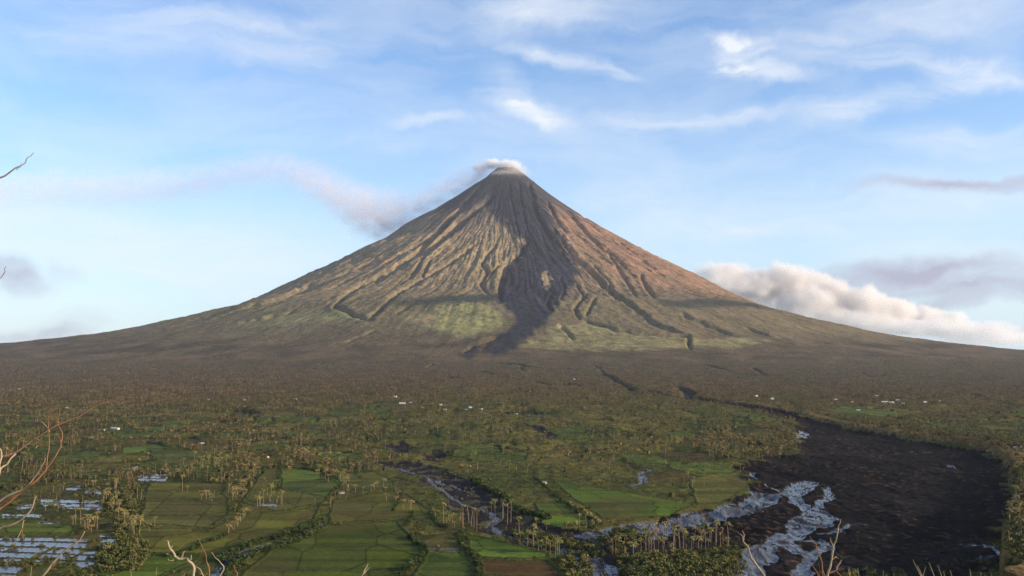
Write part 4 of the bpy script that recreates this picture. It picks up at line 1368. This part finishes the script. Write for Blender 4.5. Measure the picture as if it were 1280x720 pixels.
def puff_mat(name, color, blobs, nscale, thr, dens, wob, g=-0.1):
    """billowing volume: soft union of spheres broken up by noise, in world metres"""
    mat = bpy.data.materials.new(name)
    b = NB(nt(mat))
    geo = b.n('ShaderNodeNewGeometry')
    nz_ = b.n('ShaderNodeTexNoise', ins={'Scale': nscale, 'Detail': 7, 'Roughness': 0.62, 'Vector': geo.outputs['Position']})
    off = b.n('ShaderNodeVectorMath', operation='SUBTRACT', ins={0: nz_.outputs['Color'], 1: (0.5, 0.5, 0.5)})
    off2 = b.n('ShaderNodeVectorMath', operation='SCALE', ins={0: off.outputs[0], 'Scale': wob})
    pos = b.n('ShaderNodeVectorMath', operation='ADD', ins={0: geo.outputs['Position'], 1: off2.outputs[0]})
    acc = None
    for (c_, rx, ry, rz, k) in blobs:
        s1 = b.n('ShaderNodeVectorMath', operation='SUBTRACT', ins={0: pos.outputs[0], 1: c_})
        s2 = b.n('ShaderNodeVectorMath', operation='DIVIDE', ins={0: s1.outputs[0], 1: (rx, ry, rz)})
        ln = b.n('ShaderNodeVectorMath', operation='LENGTH', ins={0: s2.outputs[0]})
        f = b.math('MULTIPLY', b.maprange(ln.outputs['Value'], thr, 1.0, 1, 0, 'SMOOTHSTEP'), k)
        acc = f if acc is None else b.math('MAXIMUM', acc, f)
    pv = b.n('ShaderNodeVolumePrincipled', ins={'Color': (*color, 1), 'Density': b.math('MULTIPLY', acc, dens), 'Anisotropy': g})
    o_ = b.n('ShaderNodeOutputMaterial'); b.set(o_, 'Volume', pv)
    return mat


def at(u_, v_, d):
    return (sky_x(u_, v_, d), d, sky_z(v_, d))


steam_blobs = [((*at(634, 207, 10950),), 210, 180, 85, 1.0), ((*at(616, 205, 10990),), 130, 130, 80, 1.0), ((*at(600, 210, 11010),), 110, 110, 60, 0.8),
               ((*at(646, 213, 10880),), 190, 140, 85, 0.3), ((*at(634, 217, 10800),), 250, 130, 60, 0.2), ((*at(655, 217, 10960),), 120, 100, 40, 0.3)]
o = vol_box('steam_cap', (sky_x(585, 200), 10650, sky_z(232)), (sky_x(690, 200), 11250, sky_z(192)), puff_mat('summit_steam', (0.995, 0.985, 0.975), steam_blobs, 0.009, 0.25, 0.03, 130, -0.45))
tag(o, 'white steam cap billowing over the volcano summit', 'steam')

CD = 18600.0
cl = []
for u_, v_, ru, rv, k in ((905, 352, 45, 24, .8), (940, 362, 48, 28, 1), (985, 358, 36, 28, 1), (1000, 385, 55, 30, 1), (1040, 372, 34, 22, 1), (1075, 385, 50, 26, 1), (1050, 400, 70, 18, .9),
                          (1110, 392, 34, 20, 1), (1150, 396, 26, 13, .9), (1180, 402, 30, 9, .7), (1110, 408, 90, 9, .7), (965, 395, 60, 26, 1), (1210, 414, 60, 9, .5), (1245, 424, 60, 8, .4), (1020, 352, 22, 12, .6), (890, 345, 30, 12, .6)):
    k_ = CD / F
    cl.append((at(u_, v_, CD + (v_ % 7) * 60), ru * k_ * 1.15, ru * k_ * 1.0, rv * k_ * 1.15, k))
o = vol_box('cloud', (sky_x(835, 380, CD), 17500, sky_z(432, CD)), (sky_x(1330, 380, CD), 19800, sky_z(318, CD)), puff_mat('cumulus', (0.925, 0.885, 0.85), cl, 0.0024, 0.55, 0.007, 850))
tag(o, 'low cream and grey cumulus cloud bank behind the right flank of the volcano', 'cloud')

# two lens clouds high to the right, whose shadows lie across the lower slopes
sdir = np.array([math.sin(math.radians(SUN_AZ)) * math.cos(math.radians(SUN_EL)), math.cos(math.radians(SUN_AZ)) * math.cos(math.radians(SUN_EL)), math.sin(math.radians(SUN_EL))])
pdir = np.array([sdir[1], -sdir[0], 0.0]); pdir /= np.linalg.norm(pdir)
for (ua, va), (ub, vb), th_, lab in (((835, 381), (985, 388), 80, 'long thin lens cloud high right of the view, above the right slope'), ((515, 377), (632, 372), 26, 'smaller thin lens cloud high right of the view, above the middle slope')):
    ax, ay = ray_hit(ua, va); bx_, by_ = ray_hit(ub, vb)
    pa = np.array([ax, ay, float(base_height(np.array([ax]), np.array([ay]))[0])]); pb = np.array([bx_, by_, float(base_height(np.array([bx_]), np.array([by_]))[0])])
    lift = (3050 - (pa[2] + pb[2]) / 2) / sdir[2]
    bl = []
    for t in np.linspace(0.06, 0.94, 8):
        c_ = pa + (pb - pa) * t + sdir * (lift + 120 * math.sin(t * 9))
        bl.append((tuple(c_), 210, 210, th_ * (0.75 + 0.35 * math.sin(t * math.pi)), 1.0))
    C_ = np.array([q[0] for q in bl])
    lo, hi = C_.min(0) - [330, 330, 150], C_.max(0) + [330, 330, 150]
    lo[2] = max(lo[2], 2700)
    tag(vol_box('cloud', tuple(lo), tuple(hi), puff_mat('lens_cloud', (0.99, 0.985, 0.98), bl, 0.003, 0.5, 0.022, 160)), lab, 'cloud')

hm = bpy.data.materials.new('pale_haze')
b = NB(nt(hm))
pv = b.n('ShaderNodeVolumePrincipled', ins={'Color': (0.90, 0.93, 1.0, 1), 'Density': 1.1e-5, 'Anisotropy': 0.1})
oo = b.n('ShaderNodeOutputMaterial'); b.set(oo, 'Volume', pv)
tag(vol_box('haze', (-16300, -16300, -25), (16300, 16300, 2680), hm), 'thin pale bluish haze filling the air over the plain', kind='stuff')

# ------------------------------------------------------------------ sky with high cirrus
w = bpy.data.worlds.new('World'); sc.world = w
w.use_nodes = True
w.node_tree.nodes.clear()
b = NB(w.node_tree)
sky = b.n('ShaderNodeTexSky', sky_type='NISHITA', sun_disc=False, sun_elevation=math.radians(SUN_EL), sun_rotation=math.radians(SUN_AZ), altitude=100, air_density=1.0, dust_density=0.6, ozone_density=2.0)
tc = b.n('ShaderNodeTexCoord')
sep = b.n('ShaderNodeSeparateXYZ', ins={0: tc.outputs['Generated']})
azn = b.math('ARCTAN2', sep.outputs[0], sep.outputs[1])
eln = b.math('ARCSINE', sep.outputs[2])
ae = b.n('ShaderNodeCombineXYZ', ins={0: azn, 1: eln, 2: 0.0})
wn = b.n('ShaderNodeTexNoise', ins={'Scale': 9.0, 'Detail': 5, 'Roughness': 0.6, 'Vector': ae.outputs[0]})
w0 = b.n('ShaderNodeVectorMath', operation='SUBTRACT', ins={0: wn.outputs['Color'], 1: (0.5, 0.5, 0.5)})
w1 = b.n('ShaderNodeVectorMath', operation='MULTIPLY', ins={0: w0.outputs[0], 1: (0.12, 0.055, 0)})
aw = b.n('ShaderNodeVectorMath', operation='ADD', ins={0: ae.outputs[0], 1: w1.outputs[0]})
st = b.n('ShaderNodeMapping', ins={'Vector': aw.outputs[0], 'Rotation': (0, 0, 0.12), 'Scale': (7, 38, 1)})
fib = b.maprange(b.noise(st.outputs[0], 1.0, 8, 0.62, 0.6), 0.32, 0.62, 0.15, 1.0)
st2 = b.n('ShaderNodeMapping', ins={'Vector': aw.outputs[0], 'Scale': (3.5, 12, 1), 'Location': (3.1, 1.7, 0)})
veil = b.maprange(b.noise(st2.outputs[0], 1.0, 7, 0.6, 0.4), 0.42, 0.75, 0.0, 0.55)


def dirpx(u_, v_):
    a, bb = (u_ - 640) / F, (360 - v_) / F
    d = np.array([a, cp - bb * sp, sp + bb * cp]); d /= np.linalg.norm(d)
    return math.atan2(d[0], d[1]), math.asin(d[2])


def streaks(lst):
    acc = None
    for u_, v_, L, W, ang, k in lst:
        a, e = dirpx(u_, v_)
        mp = b.n('ShaderNodeMapping', vector_type='TEXTURE', ins={'Vector': aw.outputs[0], 'Location': (a, e, 0), 'Rotation': (0, 0, math.radians(ang)), 'Scale': (L / F, W / F, 1)})
        ln = b.n('ShaderNodeVectorMath', operation='LENGTH', ins={0: mp.outputs[0]})
        f = b.math('MULTIPLY', b.maprange(ln.outputs['Value'], 0.0, 1.0, 1, 0, 'SMOOTHSTEP'), k)
        acc = f if acc is None else b.math('ADD', acc, f)
    return acc


white = streaks([  # px u, v, half length, half width, angle (deg, up positive), strength
    (916, 68, 40, 24, -60, .85), (958, 93, 95, 17, -8, .95), (925, 58, 50, 14, -20, 0.6), (700, 68, 130, 16, -14, .7), (775, 86, 55, 10, -10, .6), (655, 138, 90, 22, -14, .8), (630, 100, 60, 34, -40, .4),
    (680, 8, 170, 34, 4, .6), (900, 145, 260, 18, -2, .55), (1090, 135, 170, 22, 12, .6), (1190, 85, 150, 22, -10, .6), (1230, 100, 110, 14, -4, .4), (530, 147, 60, 12, 0, .55),
    (190, 12, 260, 22, 2, .5), (300, 45, 260, 34, 3, .35), (100, 55, 160, 30, 5, .3), (960, 290, 160, 16, -3, .45), (1000, 262, 330, 45, 2, .45), (1210, 170, 120, 30, 0, .4), (200, 300, 420, 60, 0, .42),
    (240, 335, 240, 26, 2, .35), (330, 360, 150, 14, 3, .35), (1150, 20, 200, 40, 0, .35), (760, 250, 120, 26, 0, .3), (1060, 60, 200, 40, -6, .3), (540, 40, 40, 10, 5, .3), (410, 18, 60, 10, 0, .3)])
grey = streaks([(1190, 231, 150, 13, -3, 1.1), (1150, 346, 230, 26, 2, 1.3), (1230, 360, 160, 15, 2, 1.0), (1200, 378, 140, 11, 3, .8), (24, 340, 60, 24, -20, 1.0), (88, 335, 26, 22, -50, .3), (50, 412, 90, 16, 4, .8), (1220, 425, 150, 14, 0, .6), (100, 395, 60, 10, 0, .2)])
fibw = b.math('MULTIPLY', white, fib)
cov = b.math('ADD', fibw, b.math('MULTIPLY', veil, 0.85), clamp=True)
hz_ = b.maprange(eln, 0.0, 0.33, 1.0, 0.0)
sk0 = b.n('ShaderNodeVectorMath', operation='MULTIPLY', ins={0: sky.outputs[0], 1: (0.90, 1.02, 1.20)})
low = b.math('MULTIPLY', b.maprange(eln, 0.02, 0.26, 1.0, 0.0, 'SMOOTHSTEP'), b.maprange(b.noise(st2.outputs[0], 0.7, 5, 0.6), 0.3, 0.7, 0.55, 0.85))
sk1 = b.n('ShaderNodeVectorMath', operation='ADD', ins={0: b.mixc(low, sk0.outputs[0], (2.9, 3.75, 4.45, 1)), 1: (0, 0, 0)})
c1 = b.mixc(b.math('MULTIPLY', cov, 0.92), sk1.outputs[0], (4.3, 4.5, 4.75, 1))
fibg = b.maprange(b.noise(st.outputs[0], 0.8, 6, 0.6, 0.3), 0.3, 0.62, 0.25, 1.0)
c2 = b.mixc(b.math('MULTIPLY', b.math('MULTIPLY', grey, fibg), 0.95, clamp=True), c1, (2.05, 2.1, 2.75, 1))
bg = b.n('ShaderNodeBackground', ins={'Color': c2, 'Strength': 0.15})
wo = b.n('ShaderNodeOutputWorld'); b.set(wo, 'Surface', bg)

# ------------------------------------------------------------------ sun, camera, render settings
sd_ = bpy.data.lights.new('sun', 'SUN'); sd_.energy = 5.0; sd_.angle = math.radians(0.5); sd_.color = (1.0, 0.82, 0.58)
so = link('sun', sd_)
dv = np.array([math.sin(math.radians(SUN_AZ)) * math.cos(math.radians(SUN_EL)), math.cos(math.radians(SUN_AZ)) * math.cos(math.radians(SUN_EL)), math.sin(math.radians(SUN_EL))])
from mathutils import Vector
so.rotation_euler = Vector(dv).to_track_quat('Z', 'Y').to_euler()
so.location = (0, 0, 3500)

cd = bpy.data.cameras.new('camera'); cam = link('camera', cd)
cam.location = (0, 0, CAM_H); cam.rotation_euler = (math.pi / 2 + PITCH, 0, 0)
cd.sensor_width = 36; cd.lens = 36 * F / 1280
cd.clip_start = 0.05; cd.clip_end = 200000
sc.camera = cam
sc.view_settings.view_transform = 'Standard'; sc.view_settings.look = 'None'
sc.view_settings.exposure = 0.55; sc.view_settings.gamma = 1.0; sc.view_settings.use_curve_mapping = False
sc.cycles.max_bounces = 8; sc.cycles.diffuse_bounces = 2; sc.cycles.glossy_bounces = 2; sc.cycles.volume_bounces = 6; sc.cycles.transmission_bounces = 1
sc.cycles.volume_step_rate = 0.25; sc.cycles.volume_max_steps = 256
sc.cycles.use_denoising = True; sc.cycles.denoiser = 'OPENIMAGEDENOISE'; sc.cycles.denoising_input_passes = 'RGB_ALBEDO_NORMAL'; sc.cycles.denoising_prefilter = 'NONE'
